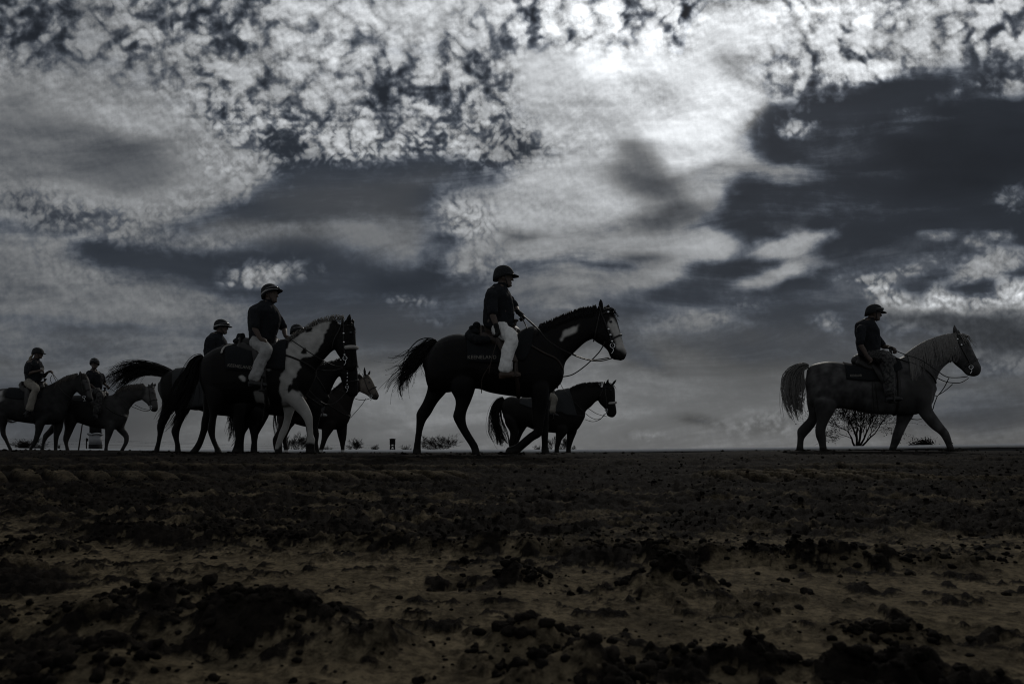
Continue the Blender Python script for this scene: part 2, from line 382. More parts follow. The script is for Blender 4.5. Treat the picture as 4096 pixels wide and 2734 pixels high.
class MB:
    """collects closed shapes into one mesh"""
    def __init__(s): s.v = []; s.f = []
    def add(s, v, f):
        n = len(s.v); s.v += [tuple(p) for p in v]; s.f += [tuple(i + n for i in q) for q in f]; return s
    def mesh(s, name='shape', off=(0, 0, 0)):
        me = bpy.data.meshes.new(name)
        me.from_pydata([(x - off[0], y - off[1], z - off[2]) for x, y, z in s.v], [], s.f); me.update(); return me
    def rings(s, rings, cap=True):
        k = len(rings[0]); v = [p for r in rings for p in r]; f = []
        for i in range(len(rings) - 1):
            for j in range(k):
                a, b = i * k + j, i * k + (j + 1) % k
                f.append((a, b, b + k, a + k))
        if cap: f.append(tuple(range(k - 1, -1, -1))); f.append(tuple(range((len(rings) - 1) * k, len(rings) * k)))
        return s.add(v, f)
    def box(s, lo, hi):
        (a, b, c), (d, e, g) = lo, hi
        return s.add([(a, b, c), (d, b, c), (d, e, c), (a, e, c), (a, b, g), (d, b, g), (d, e, g), (a, e, g)],
                     [(3, 2, 1, 0), (4, 5, 6, 7), (0, 1, 5, 4), (1, 2, 6, 5), (2, 3, 7, 6), (3, 0, 4, 7)])
    def ball(s, c, r, n=10):
        c = Vector(c); r = (r, r, r) if not hasattr(r, '__len__') else r; rg = []
        for i in range(1, n):
            th = math.pi * i / n
            rg.append([c + Vector((r[0] * math.sin(th) * math.cos(2 * math.pi * j / (2 * n)), r[1] * math.sin(th) * math.sin(2 * math.pi * j / (2 * n)), -r[2] * math.cos(th))) for j in range(2 * n)])
        return s.rings(rg)
    def limb(s, pts, rad, n=10, ends=True, sub=4):
        """round tapered limb through points; rad per point"""
        P, Rr = smooth_path([Vector(p) for p in pts], rad, sub)
        rg = []; up = None
        for i, p in enumerate(P):
            d = (P[min(i + 1, len(P) - 1)] - P[max(i - 1, 0)]).normalized()
            if up is None: up = d.orthogonal().normalized()
            up = (up - d * up.dot(d)).normalized(); sd = d.cross(up)
            mk = lambda q, r: [q + (up * math.cos(2 * math.pi * j / n) + sd * math.sin(2 * math.pi * j / n)) * r for j in range(n)]
            if ends and i == 0: rg += [mk(p - d * Rr[0] * 0.85, Rr[0] * 0.35), mk(p - d * Rr[0] * 0.5, Rr[0] * 0.8)]
            rg.append(mk(p, Rr[i]))
            if ends and i == len(P) - 1: rg += [mk(p + d * Rr[-1] * 0.5, Rr[-1] * 0.8), mk(p + d * Rr[-1] * 0.85, Rr[-1] * 0.35)]
        return s.rings(rg)
def cr(p0, p1, p2, p3, t):
    return 0.5 * ((2 * p1) + (p2 - p0) * t + (2 * p0 - 5 * p1 + 4 * p2 - p3) * t * t + (3 * p1 - p0 - 3 * p2 + p3) * t ** 3)
def smooth_path(P, rad=None, sub=4):
    if rad is None: rad = [0] * len(P)
    if not hasattr(rad, '__len__'): rad = [rad] * len(P)
    if len(P) < 3 or sub <= 1: return P, list(rad)
    o, r = [], []
    for i in range(len(P) - 1):
        a, b, c, d = P[max(i - 1, 0)], P[i], P[i + 1], P[min(i + 2, len(P) - 1)]
        for k in range(sub):
            t = k / sub; o.append(cr(a, b, c, d, t)); r.append(rad[i] + (rad[i + 1] - rad[i]) * t)
    o.append(P[-1]); r.append(rad[-1]); return o, r
def remesh(mb, voxel, it=4, fac=0.5, off=(0, 0, 0), name='body'):
    me = mb.mesh('tmp'); o = bpy.data.objects.new('tmp', me); COL.objects.link(o)
    m = o.modifiers.new('r', 'REMESH'); m.mode = 'VOXEL'; m.voxel_size = voxel
    if it:
        k = o.modifiers.new('s', 'SMOOTH'); k.factor = fac; k.iterations = it
    bpy.context.view_layer.update()
    out = bpy.data.meshes.new_from_object(o.evaluated_get(bpy.context.evaluated_depsgraph_get()))
    out.name = name
    bpy.data.objects.remove(o); bpy.data.meshes.remove(me)
    if any(off): out.transform(Matrix.Translation(-Vector(off)))
    return out
def crease(me, amp, scale, seed=0):
    """cloth-like folds pushed into a mesh along its normals"""
    from mathutils import noise as mn
    n = len(me.vertices); co = np.empty(n * 3); no = np.empty(n * 3)
    me.vertices.foreach_get('co', co); me.vertices.foreach_get('normal', no)
    co = co.reshape(-1, 3); no = no.reshape(-1, 3)
    d = np.array([mn.fractal(Vector((p[0] * scale + seed, p[1] * scale, p[2] * scale * 0.6)), 0.9, 2.0, 3) for p in co])
    co += no * (d * amp)[:, None]; me.vertices.foreach_set('co', co.ravel()); me.update()
def strands(lines, r0, r1, name='hair', off=(0, 0, 0), nside=3):
    """thin tapered hairs; lines: arrays (k,3)"""
    V, F = [], []; base = 0
    for L in lines:
        L = np.asarray(L); k = len(L)
        d = np.gradient(L, axis=0); d /= np.linalg.norm(d, axis=1)[:, None] + 1e-9
        up = np.cross(d, [0.3, 1.0, 0.2]); up /= np.linalg.norm(up, axis=1)[:, None] + 1e-9
        sd = np.cross(d, up); rr = np.linspace(r0, r1, k)[:, None]
        ring = [L + rr * (up * math.cos(a) + sd * math.sin(a)) for a in [2 * math.pi * j / nside for j in range(nside)]]
        V.append(np.stack(ring, 1).reshape(-1, 3))
        i = np.arange(k - 1)[:, None] * nside; j = np.arange(nside)[None, :]; j2 = (j + 1) % nside
        F.append((np.stack([i + j, i + j2, i + nside + j2, i + nside + j], -1).reshape(-1, 4) + base)); base += k * nside
    V = np.concatenate(V) - np.array(off); F = np.concatenate(F)
    return np_mesh(name, V, F)
def np_mesh(name, V, F):
    me = bpy.data.meshes.new(name); k = F.shape[1]
    me.vertices.add(len(V)); me.vertices.foreach_set('co', np.ascontiguousarray(V, dtype=np.float32).ravel())
    me.loops.add(F.size); me.loops.foreach_set('vertex_index', np.ascontiguousarray(F, dtype=np.int32).ravel())
    me.polygons.add(len(F)); me.polygons.foreach_set('loop_start', np.arange(0, F.size, k, dtype=np.int32))
    me.update(calc_edges=True); me.validate(); return me
def color_attr(me, name, fn):
    n = len(me.vertices); co = np.empty(n * 3); me.vertices.foreach_get('co', co)
    c = fn(co.reshape(-1, 3)); a = me.attributes.new(name, 'FLOAT_COLOR', 'POINT')
    a.data.foreach_set('color', np.concatenate([c, np.ones((n, 1))], 1).ravel())
def vnoise(x, y, seed=0):
    """smooth lattice noise on arrays, 0..1"""
    xi = np.floor(x).astype(np.int64); yi = np.floor(y).astype(np.int64); fx, fy = x - xi, y - yi
    fx = fx * fx * (3 - 2 * fx); fy = fy * fy * (3 - 2 * fy)
    def h(a, b):
        n = (a * 374761393 + b * 668265263 + seed * 974634541) & 0xffffffff
        n = ((n ^ (n >> 13)) * 1274126177) & 0xffffffff
        return ((n ^ (n >> 16)) & 0xffff) / 65535.0
    return (h(xi, yi) * (1 - fx) + h(xi + 1, yi) * fx) * (1 - fy) + (h(xi, yi + 1) * (1 - fx) + h(xi + 1, yi + 1) * fx) * fy
def fbm(x, y, oct=4, seed=0, gain=0.5):
    s = 0.0; a = 1.0; t = 0.0
    for k in range(oct): s = s + a * vnoise(x * 2 ** k, y * 2 ** k, seed + k * 17); t += a; a *= gain
    return s / t
class Frame:
    """upright plane of one horse: turns a photograph pixel into a point of that plane (or of one beside it)"""
    def __init__(s, px, d, row, heading, crop):
        s.h = R(heading); s.a = (math.cos(s.h), math.sin(s.h)); s.n = (-s.a[1], s.a[0]); s.crop = crop
        s.X, s.Y = (px - 2048) / FPX * d, d; s.Z = EYE + (HY - row) / FPX * d
        s.org = Vector((s.X, s.Y, s.Z)); s.c = s.X * s.n[0] + s.Y * s.n[1]
    def __call__(s, x, y, l=0.0):
        ox, oy, sc = s.crop; px, py = ox + x / sc, oy + y / sc
        dx, dz = (px - 2048) / FPX, (HY - py) / FPX
        t = (l + s.c) / (dx * s.n[0] + s.n[1])
        wx, wy = t * dx - s.X, t - s.Y
        return Vector((wx * s.a[0] + wy * s.a[1], l, EYE + t * dz - s.Z))
    def world(s, p): return Vector((s.X + p[0] * s.a[0] + p[1] * s.n[0], s.Y + p[0] * s.a[1] + p[1] * s.n[1], s.Z + p[2]))
def sections(fr, secs, l=0.0, n=20, sub=5, pw=2.2):
    """rings from traced edge pairs: (ax, ay, bx, by, half width[, side offset])"""
    A = []; B = []; W = []
    for q in secs:
        lo = q[5] if len(q) > 5 else l
        A.append(fr(q[0], q[1], lo)); B.append(fr(q[2], q[3], lo)); W.append(q[4])
    A, W2 = smooth_path(A, W, sub); B, _ = smooth_path(B, W, sub)
    rg = []
    for a, b, w in zip(A, B, W2):
        c, h = (a + b) / 2, (a - b) / 2; ring = []
        for j in range(n):
            t = 2 * math.pi * j / n; cs, sn = math.cos(t), math.sin(t)
            cs = math.copysign(abs(cs) ** (2 / pw), cs); sn = math.copysign(abs(sn) ** (2 / pw), sn)
            ring.append(c + h * cs + Vector((0, w * sn, 0)))
        rg.append(ring)
    def cap(r, s2, k):
        c = sum(r, Vector()) / len(r); c2 = sum(s2, Vector()) / len(s2); d = (c - c2)
        d = d.normalized() if d.length > 1e-6 else Vector((0, 0, 0)); hw = (r[0] - r[n // 2]).length / 2
        return [c + (p - c) * k + d * hw * 0.35 for p in r]
    rg = [cap(rg[0], rg[1], 0.55)] + rg + [cap(rg[-1], rg[-2], 0.55)]
    return rg

# ------------------------------------------------------------------ ground: raked dirt track
rng = np.random.default_rng(7)
def relz(row, d): return EYE + (HY - row) / FPX * d
def track_z(x, y):
    """broad shape: flat by the lens, a slight bank up to the walking lane, then almost level, falling off past 20 m"""
    base = np.interp(y, [0, 2.3, 4.2, 6.2, 7.8, 9.0, 12.5, 17.0, 19.5, 25, 60, 400, 4000],
                     [0, 0.0, 0.085, 0.185, EYE - 0.062, EYE - 0.052, EYE - 0.034, EYE - 0.055, EYE - 0.07, EYE - 0.5, EYE - 0.75, EYE - 0.8, EYE - 0.8])
    lane = sm((y - 8.0) / 2.0) * sm((19.0 - y) / 3.0)
    left = 0.055 * sm((-5.5 - x) / 3.0) * lane
    right = 0.040 * sm((x - 2.8) / 2.0) * sm((y - 9.3) / 1.2) * sm((16.0 - y) / 3.0)
    return base + left + right
def hard_mask(x, y):
    """1 where the scraped hard base shows, 0 under loose cushion"""
    n = fbm(x * 0.9 + 3.1, y * 2.3 + 1.7, 4, 3)
    near = sm((2.6 - y + 0.7 * (fbm(x * 0.5, y * 0.5, 3, 9) - 0.5)) / 0.5)
    return near * sm((n - 0.40) / 0.12)
RIDGES = [  # windrow lines: (x0, y0, x1, y1, height, width)
    (-1.3, 2.12, 0.45, 1.72, 0.028, 0.05), (0.2, 1.66, 1.5, 1.52, 0.034, 0.05), (1.4, 1.52, 2.6, 1.56, 0.075, 0.075),
    (-0.75, 1.03, -0.2, 0.93, 0.03, 0.06), (0.1, 0.86, 0.5, 0.80, 0.02, 0.04)]
HOLES = [(-0.13, 1.40, 0.10, 0.035), (-0.28, 1.02, 0.10, 0.03), (0.62, 1.03, 0.10, 0.03), (0.18, 1.36, 0.09, 0.03), (0.12, 0.84, 0.09, 0.025), (1.05, 0.86, 0.12, 0.03), (-0.95, 1.75, 0.13, 0.03)]
MOUNDS = [(0.30, 1.33, 0.13, 0.055), (-0.30, 0.99, 0.10, 0.05), (0.02, 0.93, 0.07, 0.05), (0.08, 0.78, 0.10, 0.05), (-0.62, 1.18, 0.16, 0.03), (-1.05, 1.15, 0.13, 0.045),
          (-1.30, 1.85, 0.16, 0.04), (0.95, 0.93, 0.09, 0.035), (-0.85, 0.93, 0.12, 0.03), (0.55, 0.98, 0.08, 0.03), (0.02, 1.42, 0.08, 0.03), (-0.5, 0.82, 0.1, 0.03)]
def crumbs(x, y):
    """height of loose crumbs lying on the base, zero on bare base"""
    hm = hard_mask(x, y)
    cl = fbm(x * 2.6 + 11, y * 3.4 + 5, 3, 40)
    c = fbm(x * 24, y * 24, 4, 50, 0.62)
    th_ = 0.61 * hm + 0.34 * (1 - hm) - 0.42 * (cl - 0.5)
    for (cx, cy, r, h) in MOUNDS: th_ = th_ - 0.15 * np.exp(-((x - cx) ** 2 + ((y - cy) * 1.2) ** 2) / r ** 2)
    for (x0, y0, x1, y1, h, w) in RIDGES:
        tt = np.clip(((x - x0) * (x1 - x0) + (y - y0) * (y1 - y0)) / ((x1 - x0) ** 2 + (y1 - y0) ** 2), 0, 1)
        th_ = th_ - 0.22 * np.exp(-(np.hypot(x - x0 - tt * (x1 - x0), y - y0 - tt * (y1 - y0)) / (w * 1.5)) ** 2)
    return np.clip(c - th_, 0, 0.5)
def pads(x, y):
    o = 0.0
    for (yc, pitch, wid, h, sl) in LUGS:
        yy = y - yc - sl * x
        ph = x / pitch + 0.9 * yy / pitch + 0.6 * (vnoise(x * 0.7, y * 0.3, 12) - 0.5)
        pd = sm((0.80 - np.abs(np.mod(ph, 1.0) - 0.5) * 2) / 0.25)
        o = o + pd * np.exp(-(yy / wid) ** 4) * sm((vnoise(x * 1.1, y * 1.3, 21) - 0.15) / 0.3) * h / 0.055
    return o
LUGS = ((4.30, 0.21, 0.20, 0.050, 0.010), (5.15, 0.23, 0.16, 0.032, 0.0), (6.1, 0.26, 0.14, 0.020, 0.0))
def ground_z(x, y, fine=True):
    z = track_z(x, y)
    hm = hard_mask(x, y); loose = 1 - hm
    near = np.interp(y, [0, 4.5, 7.0, 9.0, 10.0], [1, 1, 0.9, 0.6, 0.1])
    for (x0, y0, x1, y1, h, w) in RIDGES:
        tt = np.clip(((x - x0) * (x1 - x0) + (y - y0) * (y1 - y0)) / ((x1 - x0) ** 2 + (y1 - y0) ** 2), 0, 1)
        d = np.hypot(x - x0 - tt * (x1 - x0), (y - y0 - tt * (y1 - y0)) * 1.0) + 0.03 * (fbm(x * 9, y * 9, 3, 5) - 0.5)
        z = z + h * np.exp(-(d / w) ** 2) * (0.5 + fbm(x * 6, y * 6, 2, 8))
    for (cx, cy, r, h) in HOLES: z = z - h * np.exp(-((x - cx) ** 2 + ((y - cy) * 1.3) ** 2) / r ** 2 * 1.8)
    for (cx, cy, r, h) in MOUNDS: z = z + h * np.exp(-((x - cx) ** 2 + ((y - cy) * 1.3) ** 2) / r ** 2 * 1.8) * (0.6 + 0.8 * fbm(x * 14, y * 14, 3, 4))
    pd = pads(x, y); z = z + 0.060 * pd
    cr_ = crumbs(x, y) * near
    z = z + 0.062 * cr_ * (1 - 0.8 * np.clip(pd, 0, 1))
    yy = y - 2.55 + 0.16 * (x + 0.4)                                  # fine tread print on the left
    tread = sm((0.62 - np.abs(np.mod(x / 0.075 + yy * 5, 1.0) - 0.5) * 2) / 0.3)
    z = z + 0.012 * (tread - 0.5) * np.exp(-(yy / 0.12) ** 4) * sm((0.1 - x) / 0.3)
    z = z + near * loose * (1 - 0.8 * np.clip(pd, 0, 1)) * (0.024 * (fbm(x * 6, y * 6, 3, 2) - 0.5) + 0.016 * (np.abs(fbm(x * 21, y * 21, 3, 6, 0.6) - 0.5) * 2 - 0.3))
    z = z + near * hm * 0.016 * (fbm(x * 9, y * 16, 5, 11, 0.62) - 0.5)
    z = z + near * 0.030 * (fbm(x * 0.8 + 2, y * 5.0, 3, 61) - 0.5) * sm((y - 1.4) / 0.8)
    z = z + near * 0.034 * (fbm(x * 0.45 + 7, y * 8.5, 2, 63) - 0.5) * sm((y - 2.2) / 0.8)
    lane = sm((y - 8.5) / 1.0) * sm((24 - y) / 3.0)
    z = z + lane * 0.012 * (fbm(x * 4, y * 4, 3, 31) - 0.5)
    if fine: z = z + near * (0.3 + loose) * 0.013 * (fbm(x * 60, y * 60, 2, 14) - 0.5) * sm((6 - y) / 3)
    return z
NU = 760
ys = np.concatenate([0.45 * (9.6 / 0.45) ** np.linspace(0, 1, 400), np.geomspace(9.75, 30, 50), np.geomspace(34, 6000, 20)])
xs = np.linspace(-1, 1, NU)
GX = np.empty((len(ys), NU)); GY = np.repeat(ys[:, None], NU, 1)
half_w = 0.35 + ys * 0.86
GX[:] = xs[None, :] * half_w[:, None]
GZ = ground_z(GX, GY)
GV = np.stack([GX, GY, GZ], -1).reshape(-1, 3)
ii = (np.arange(len(ys) - 1)[:, None] * NU + np.arange(NU - 1)[None, :]).ravel()
GF = np.stack([ii, ii + 1, ii + NU + 1, ii + NU], -1)
gme = np_mesh('ground', GV, GF)
hv = np.maximum(hard_mask(GX, GY) * (1 - sm(crumbs(GX, GY) / 0.05)), 0.62 * np.clip(pads(GX, GY), 0, 1))
hv = np.maximum(hv, 0.55 * sm((fbm(GX * 5, GY * 9, 4, 71, 0.6) - 0.56) / 0.06) * sm((4.2 - GY) / 1.0)).ravel(); lv = (sm((GY - 2.3) / 1.6)).ravel()
ha = gme.attributes.new('hard', 'FLOAT', 'POINT'); ha.data.foreach_set('value', hv.astype(np.float32))
def dirt(name, hardattr):
    m = bpy.data.materials.new(name); m.use_nodes = True; t = m.node_tree; b = t.nodes['Principled BSDF']
    b.inputs['Roughness'].default_value = 0.9; b.inputs['Specular IOR Level'].default_value = 0.02
    g = t.nodes.new('ShaderNodeNewGeometry'); pos = N(t, g.outputs['Position'])
    mx = t.nodes.new('ShaderNodeMix'); mx.data_type = 'RGBA'
    mx.inputs[6].default_value = (*LOOSE_C, 1); mx.inputs[7].default_value = (*HARD_C, 1)
    if hardattr:
        a = t.nodes.new('ShaderNodeAttribute'); a.attribute_name = 'hard'
        hf = N(t, a.outputs['Fac']); n1 = noise(t, pos, 26.0, 5, 0.65); n2 = noise(t, pos, 110.0, 3, 0.6)
        t.links.new((hf * 1.20 + (n1 - 0.5) * 1.5 * hf + (n2 - 0.5) * 1.6 * hf - 0.10).clamp().s, mx.inputs[0])
    else: mx.inputs[0].default_value = 0.0
    v = noise(t, pos, 55.0, 6, 0.75).step(0.25, 0.75, 0.25, 1.75); v2 = noise(t, pos, 7.0, 5, 0.65).step(0.3, 0.7, 0.5, 1.5)
    m2 = t.nodes.new('ShaderNodeMix'); m2.data_type = 'RGBA'; m2.blend_type = 'MULTIPLY'; m2.inputs[0].default_value = 1.0
    t.links.new(mx.outputs[2], m2.inputs[6]); vv2 = v * v2; t.links.new(comb(t, vv2, vv2, vv2).s, m2.inputs[7])
    t.links.new(m2.outputs[2], b.inputs['Base Color'])
    bp = t.nodes.new('ShaderNodeBump'); bp.inputs['Strength'].default_value = 0.7; bp.inputs['Distance'].default_value = 0.006
    t.links.new(noise(t, pos, 170.0, 4, 0.7).s, bp.inputs['Height']); t.links.new(bp.outputs[0], b.inputs['Normal'])
    return m
LOOSE_C, HARD_C = (0.0088, 0.0074, 0.0059), (0.074, 0.0595, 0.038)
M_DIRT = dirt('track_dirt', True); M_CLOD = dirt('loose_clods', False)
ground = link('ground', gme, M_DIRT); tag(ground, 'dark raked dirt of the race track', 'ground', kind='structure')

# loose clods lying on the track (uncountable)
def clod_base(seed):
    bm = bmesh.new(); bmesh.ops.create_icosphere(bm, subdivisions=2, radius=1.0)
    v = np.array([p.co[:] for p in bm.verts]); f = np.array([[q.index for q in p.verts] for p in bm.faces]); bm.free()
    r = np.random.default_rng(seed)
    k = r.normal(size=(9, 3)); k /= np.linalg.norm(k, axis=1)[:, None]; am = r.uniform(-0.3, 0.34, 9)
    s = 1 + sum(a * np.clip(v @ q, 0, 1) ** 3 for q, a in zip(k, am))
    s += 0.16 * np.sin(v @ r.normal(size=3) * 6) + 0.13 * np.sin(v @ r.normal(size=3) * 9) + r.normal(size=len(v)) * 0.10
    v = v * s[:, None]; v[:, 2] *= 0.68
    return v, f
bases = [clod_base(i) for i in range(8)]
def clods(n, ylo, yhi, slo, shi, pw, seed, xw=0.86, want=None):
    r = np.random.default_rng(seed); V, F = [], []; base = 0
    y = ylo * (yhi / ylo) ** r.random(n * 3); x = (r.random(n * 3) * 2 - 1) * (0.1 + y * xw)
    hm = hard_mask(x, y); cl = fbm(x * 3.0, y * 3.0, 3, 40)
    keep = (r.random(n * 3) < (1.0 - 0.80 * hm) * sm((cl - 0.30) / 0.3)); x, y = x[keep][:n], y[keep][:n]
    s = slo * (shi / slo) ** (r.random(len(x)) ** pw); z = ground_z(x, y, False)
    for i in range(len(x)):
        v, f = bases[i % 8]; a = r.random() * 6.283; c, sn = math.cos(a), math.sin(a)
        sc = s[i] * r.uniform(0.75, 1.3, 3)
        p = v * sc; p = np.stack([p[:, 0] * c - p[:, 1] * sn, p[:, 0] * sn + p[:, 1] * c, p[:, 2]], -1)
        V.append(p + [x[i], y[i], z[i] + s[i] * 0.30]); F.append(f + base); base += len(v)
    return np.concatenate(V), np.concatenate(F)
sets = [clods(2200, 0.6, 2.6, 0.002, 0.0075, 2.8, 1), clods(3000, 1.6, 5.0, 0.0035, 0.011, 2.4, 2), clods(900, 5.0, 9.6, 0.005, 0.012, 2.4, 3), clods(350, 9.0, 18.0, 0.010, 0.028, 1.8, 4)]
# clods heaped on the mounds and windrows
r_ = np.random.default_rng(77); hx, hy, hs = [], [], []
for (cx, cy, rr, h) in MOUNDS:
    for _ in range(90): hx.append(cx + r_.normal() * rr * 0.55); hy.append(cy + r_.normal() * rr * 0.4); hs.append(0.002 + 0.0075 * r_.random() ** 2.5 * (1 + 6 * h))
for (x0, y0, x1, y1, h, w) in RIDGES:
    for _ in range(int(260 * math.hypot(x1 - x0, y1 - y0)) + 10):
        tt = r_.random(); hx.append(x0 + (x1 - x0) * tt + r_.normal() * w * 0.5); hy.append(y0 + (y1 - y0) * tt + r_.normal() * w * 0.5); hs.append(0.002 + 0.009 * r_.random() ** 2.5 * (0.6 + 8 * h))
hx, hy = np.array(hx), np.array(hy); hz_ = ground_z(hx, hy, False); V, F = [], []; base = 0
for i in range(len(hx)):
    v, f = bases[i % 8]; a = r_.random() * 6.283; c, sn = math.cos(a), math.sin(a); p = v * hs[i] * r_.uniform(0.8, 1.3, 3)
    p = np.stack([p[:, 0] * c - p[:, 1] * sn, p[:, 0] * sn + p[:, 1] * c, p[:, 2]], -1)
    V.append(p + [hx[i], hy[i], hz_[i] + hs[i] * 0.3]); F.append(f + base); base += len(v)
sets.append((np.concatenate(V), np.concatenate(F)))
off = 0; VV, FF = [], []
for v, f in sets: VV.append(v); FF.append(f + off); off += len(v)
cme = np_mesh('clods', np.concatenate(VV), np.concatenate(FF))
tag(link('clods', cme, M_CLOD, smooth=False), 'dark crumbly dirt clods scattered over the track', 'dirt', kind='stuff')

# ------------------------------------------------------------------ horses
C1 = (1540, 1020, 1.8892); C2 = (3080, 1180, 2.4122); C3 = (560, 1100, 2.148); C4 = (0, 1360, 3.3364); C5 = (1900, 1480, 3.7887)
M_COAT = mat('horse_coat', (1, 1, 1), 0.55, 0.28, 9.0, 0.12, 220.0, attr='coat', spec=0.10)
def hair_mat(n, c): return mat(n, c, 0.6, 0.35, 30.0, spec=0.15)
M_HAIR_BLACK = hair_mat('black_hair', (0.0035, 0.0032, 0.003)); M_HAIR_GREY = hair_mat('grey_hair', (0.13, 0.125, 0.118))
M_HAIR_DUN = hair_mat('dun_hair', (0.05, 0.045, 0.04)); M_HAIR_PALE = hair_mat('pale_hair', (0.10, 0.095, 0.085))
M_EYE = mat('eye', (0.005, 0.005, 0.006), 0.12, 0.0, spec=0.6)
class Horse: pass
HOOVES = []
def in_poly(x, z, P):
    P = np.asarray(P); ins = np.zeros(x.shape, bool); dm = np.full(x.shape, 1e9)
    for i in range(len(P)):
        (x1, y1), (x2, y2) = P[i], P[(i + 1) % len(P)]
        if y1 != y2: ins ^= ((y1 > z) != (y2 > z)) & (x < (x2 - x1) * (z - y1) / (y2 - y1) + x1)
        tt = np.clip(((x - x1) * (x2 - x1) + (z - y1) * (y2 - y1)) / max((x2 - x1) ** 2 + (y2 - y1) ** 2, 1e-9), 0, 1)
        dm = np.minimum(dm, np.hypot(x - x1 - tt * (x2 - x1), z - y1 - tt * (y2 - y1)))
    return np.where(ins, dm, -dm)
def build_horse(label, fr, trunk, neck, head, ears, legs, coat, voxel=0.016, patches=(), spots=None, hoof=(0.012, 0.011, 0.010), muzzle=0.7, sock=None):
    H = Horse(); H.fr = fr; H.head = head; H.neck = neck; H.trunk = trunk
    root = empty('horse', fr.org, fr.h); tag(root, label, 'horse', 'horses walking along the track'); H.root = root
    HOOVES.extend(fr.world(fr((p[-1][0] + p[-1][2]) / 2, p[-1][1], l)) for l, p in legs)
    mb = MB()
    mb.rings(sections(fr, trunk, n=24, pw=2.25)); mb.rings(sections(fr, neck, n=18)); mb.rings(sections(fr, head, n=18, pw=2.3))
    # shoulder and haunch muscle on both sides
    for (l, pts) in legs:
        q = [tuple(p) + (l,) for p in pts]
        a, b = q[0], q[1]; up = [2 * a[k] - b[k] for k in range(4)]; mx_, my_ = (up[0] + up[2]) / 2, (up[1] + up[3]) / 2
        up2 = [1.6 * up[k] - 0.6 * a[k] for k in range(4)]
        q = [(up2[0], up2[1], up2[2], up2[3], a[4] * 0.6, l * 0.35), (up[0], up[1], up[2], up[3], a[4] * 0.85, l * 0.62)] + q
        mb.rings(sections(fr, q, n=14, sub=4, pw=2.1))
    for (bx, by, tx, ty, w, l) in ears:
        b, t = fr(bx, by, l), fr(tx, ty, l * 1.25); m = (b * 0.5 + t * 0.5)
        mb.limb([b, m, t], [w * 1.1, w * 1.25, 0.010], n=8)
    # nostril and cheek relief
    a = fr(*[(head[1][0] + head[1][2]) / 2, (head[1][1] + head[1][3]) / 2])
    for s in (-1, 1):
        mb.ball(fr((head[1][0] * 0.35 + head[1][2] * 0.65), (head[1][1] * 0.35 + head[1][3] * 0.65), s * 0.055), (0.085, 0.04, 0.085), 8)
        e = fr(head[1][0] * 0.78 + head[1][2] * 0.22, head[1][1] * 0.78 + head[1][3] * 0.22, s * 0.082)
        mb.ball(e, (0.035, 0.018, 0.03), 6)
        k = head[-2]; mb.ball(fr(k[0] * 0.8 + k[2] * 0.2, k[1] * 0.8 + k[3] * 0.2, s * 0.042), (0.03, 0.018, 0.028), 6)
    me = remesh(mb, voxel, 9, 0.5)
    nz = fr
    def paint(co):
        x, z = co[:, 0], co[:, 2]
        c = np.repeat(np.array(coat)[None, :], len(co), 0)
        n = fbm(x * 9 + 5, z * 9 + co[:, 1] * 6 + 9, 4, 3)
        if spots:
            c = c * (1 + (n - 0.5)[:, None] * spots[0])
            dap = fbm(x * 13, z * 13 + co[:, 1] * 10, 2, 8); c = c * (1 + ((dap - 0.5) * spots[1])[:, None])
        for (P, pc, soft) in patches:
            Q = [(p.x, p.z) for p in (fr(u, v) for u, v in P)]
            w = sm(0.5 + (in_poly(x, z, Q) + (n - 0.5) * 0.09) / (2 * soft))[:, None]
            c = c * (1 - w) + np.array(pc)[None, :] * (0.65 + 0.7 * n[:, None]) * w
        if sock is not None:
            w = sm((sock[0] - z) / 0.04)[:, None]; c = c * (1 - w) + np.array(sock[1])[None, :] * w
        w = sm((0.075 - z + (n - 0.5) * 0.02) / 0.02)[:, None]; c = c * (1 - w) + np.array(hoof)[None, :] * w
        k = head[-2]; mz = fr((k[0] + k[2]) / 2, (k[1] + k[3]) / 2); d = np.hypot(x - mz.x, z - mz.z)
        w = sm((0.12 - d) / 0.08)[:, None] * muzzle; c = c * (1 - w) + np.array((0.008, 0.0075, 0.007))[None, :] * w
        return c
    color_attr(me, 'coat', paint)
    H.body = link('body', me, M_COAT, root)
    H.bvh = BVHTree.FromPolygons([v.co[:] for v in me.vertices], [p.vertices[:] for p in me.polygons])
    for s in (-1, 1):
        e = fr(head[1][0] * 0.78 + head[1][2] * 0.22, head[1][1] * 0.78 + head[1][3] * 0.22, s * 0.101)
        link('eye', MB().ball(e, (0.02, 0.012, 0.018), 6).mesh(), M_EYE, root)
    return H
def surf(H, p, s, out=0.008):
    """point p pushed out sideways to the horse's skin on side s"""
    hit = H.bvh.ray_cast(Vector((p.x, s * 1.2, p.z)), Vector((0, -s, 0)))[0]
    return Vector((p.x, (hit.y if hit else s * 0.05) + s * out, p.z))
rs = np.random.default_rng(5)
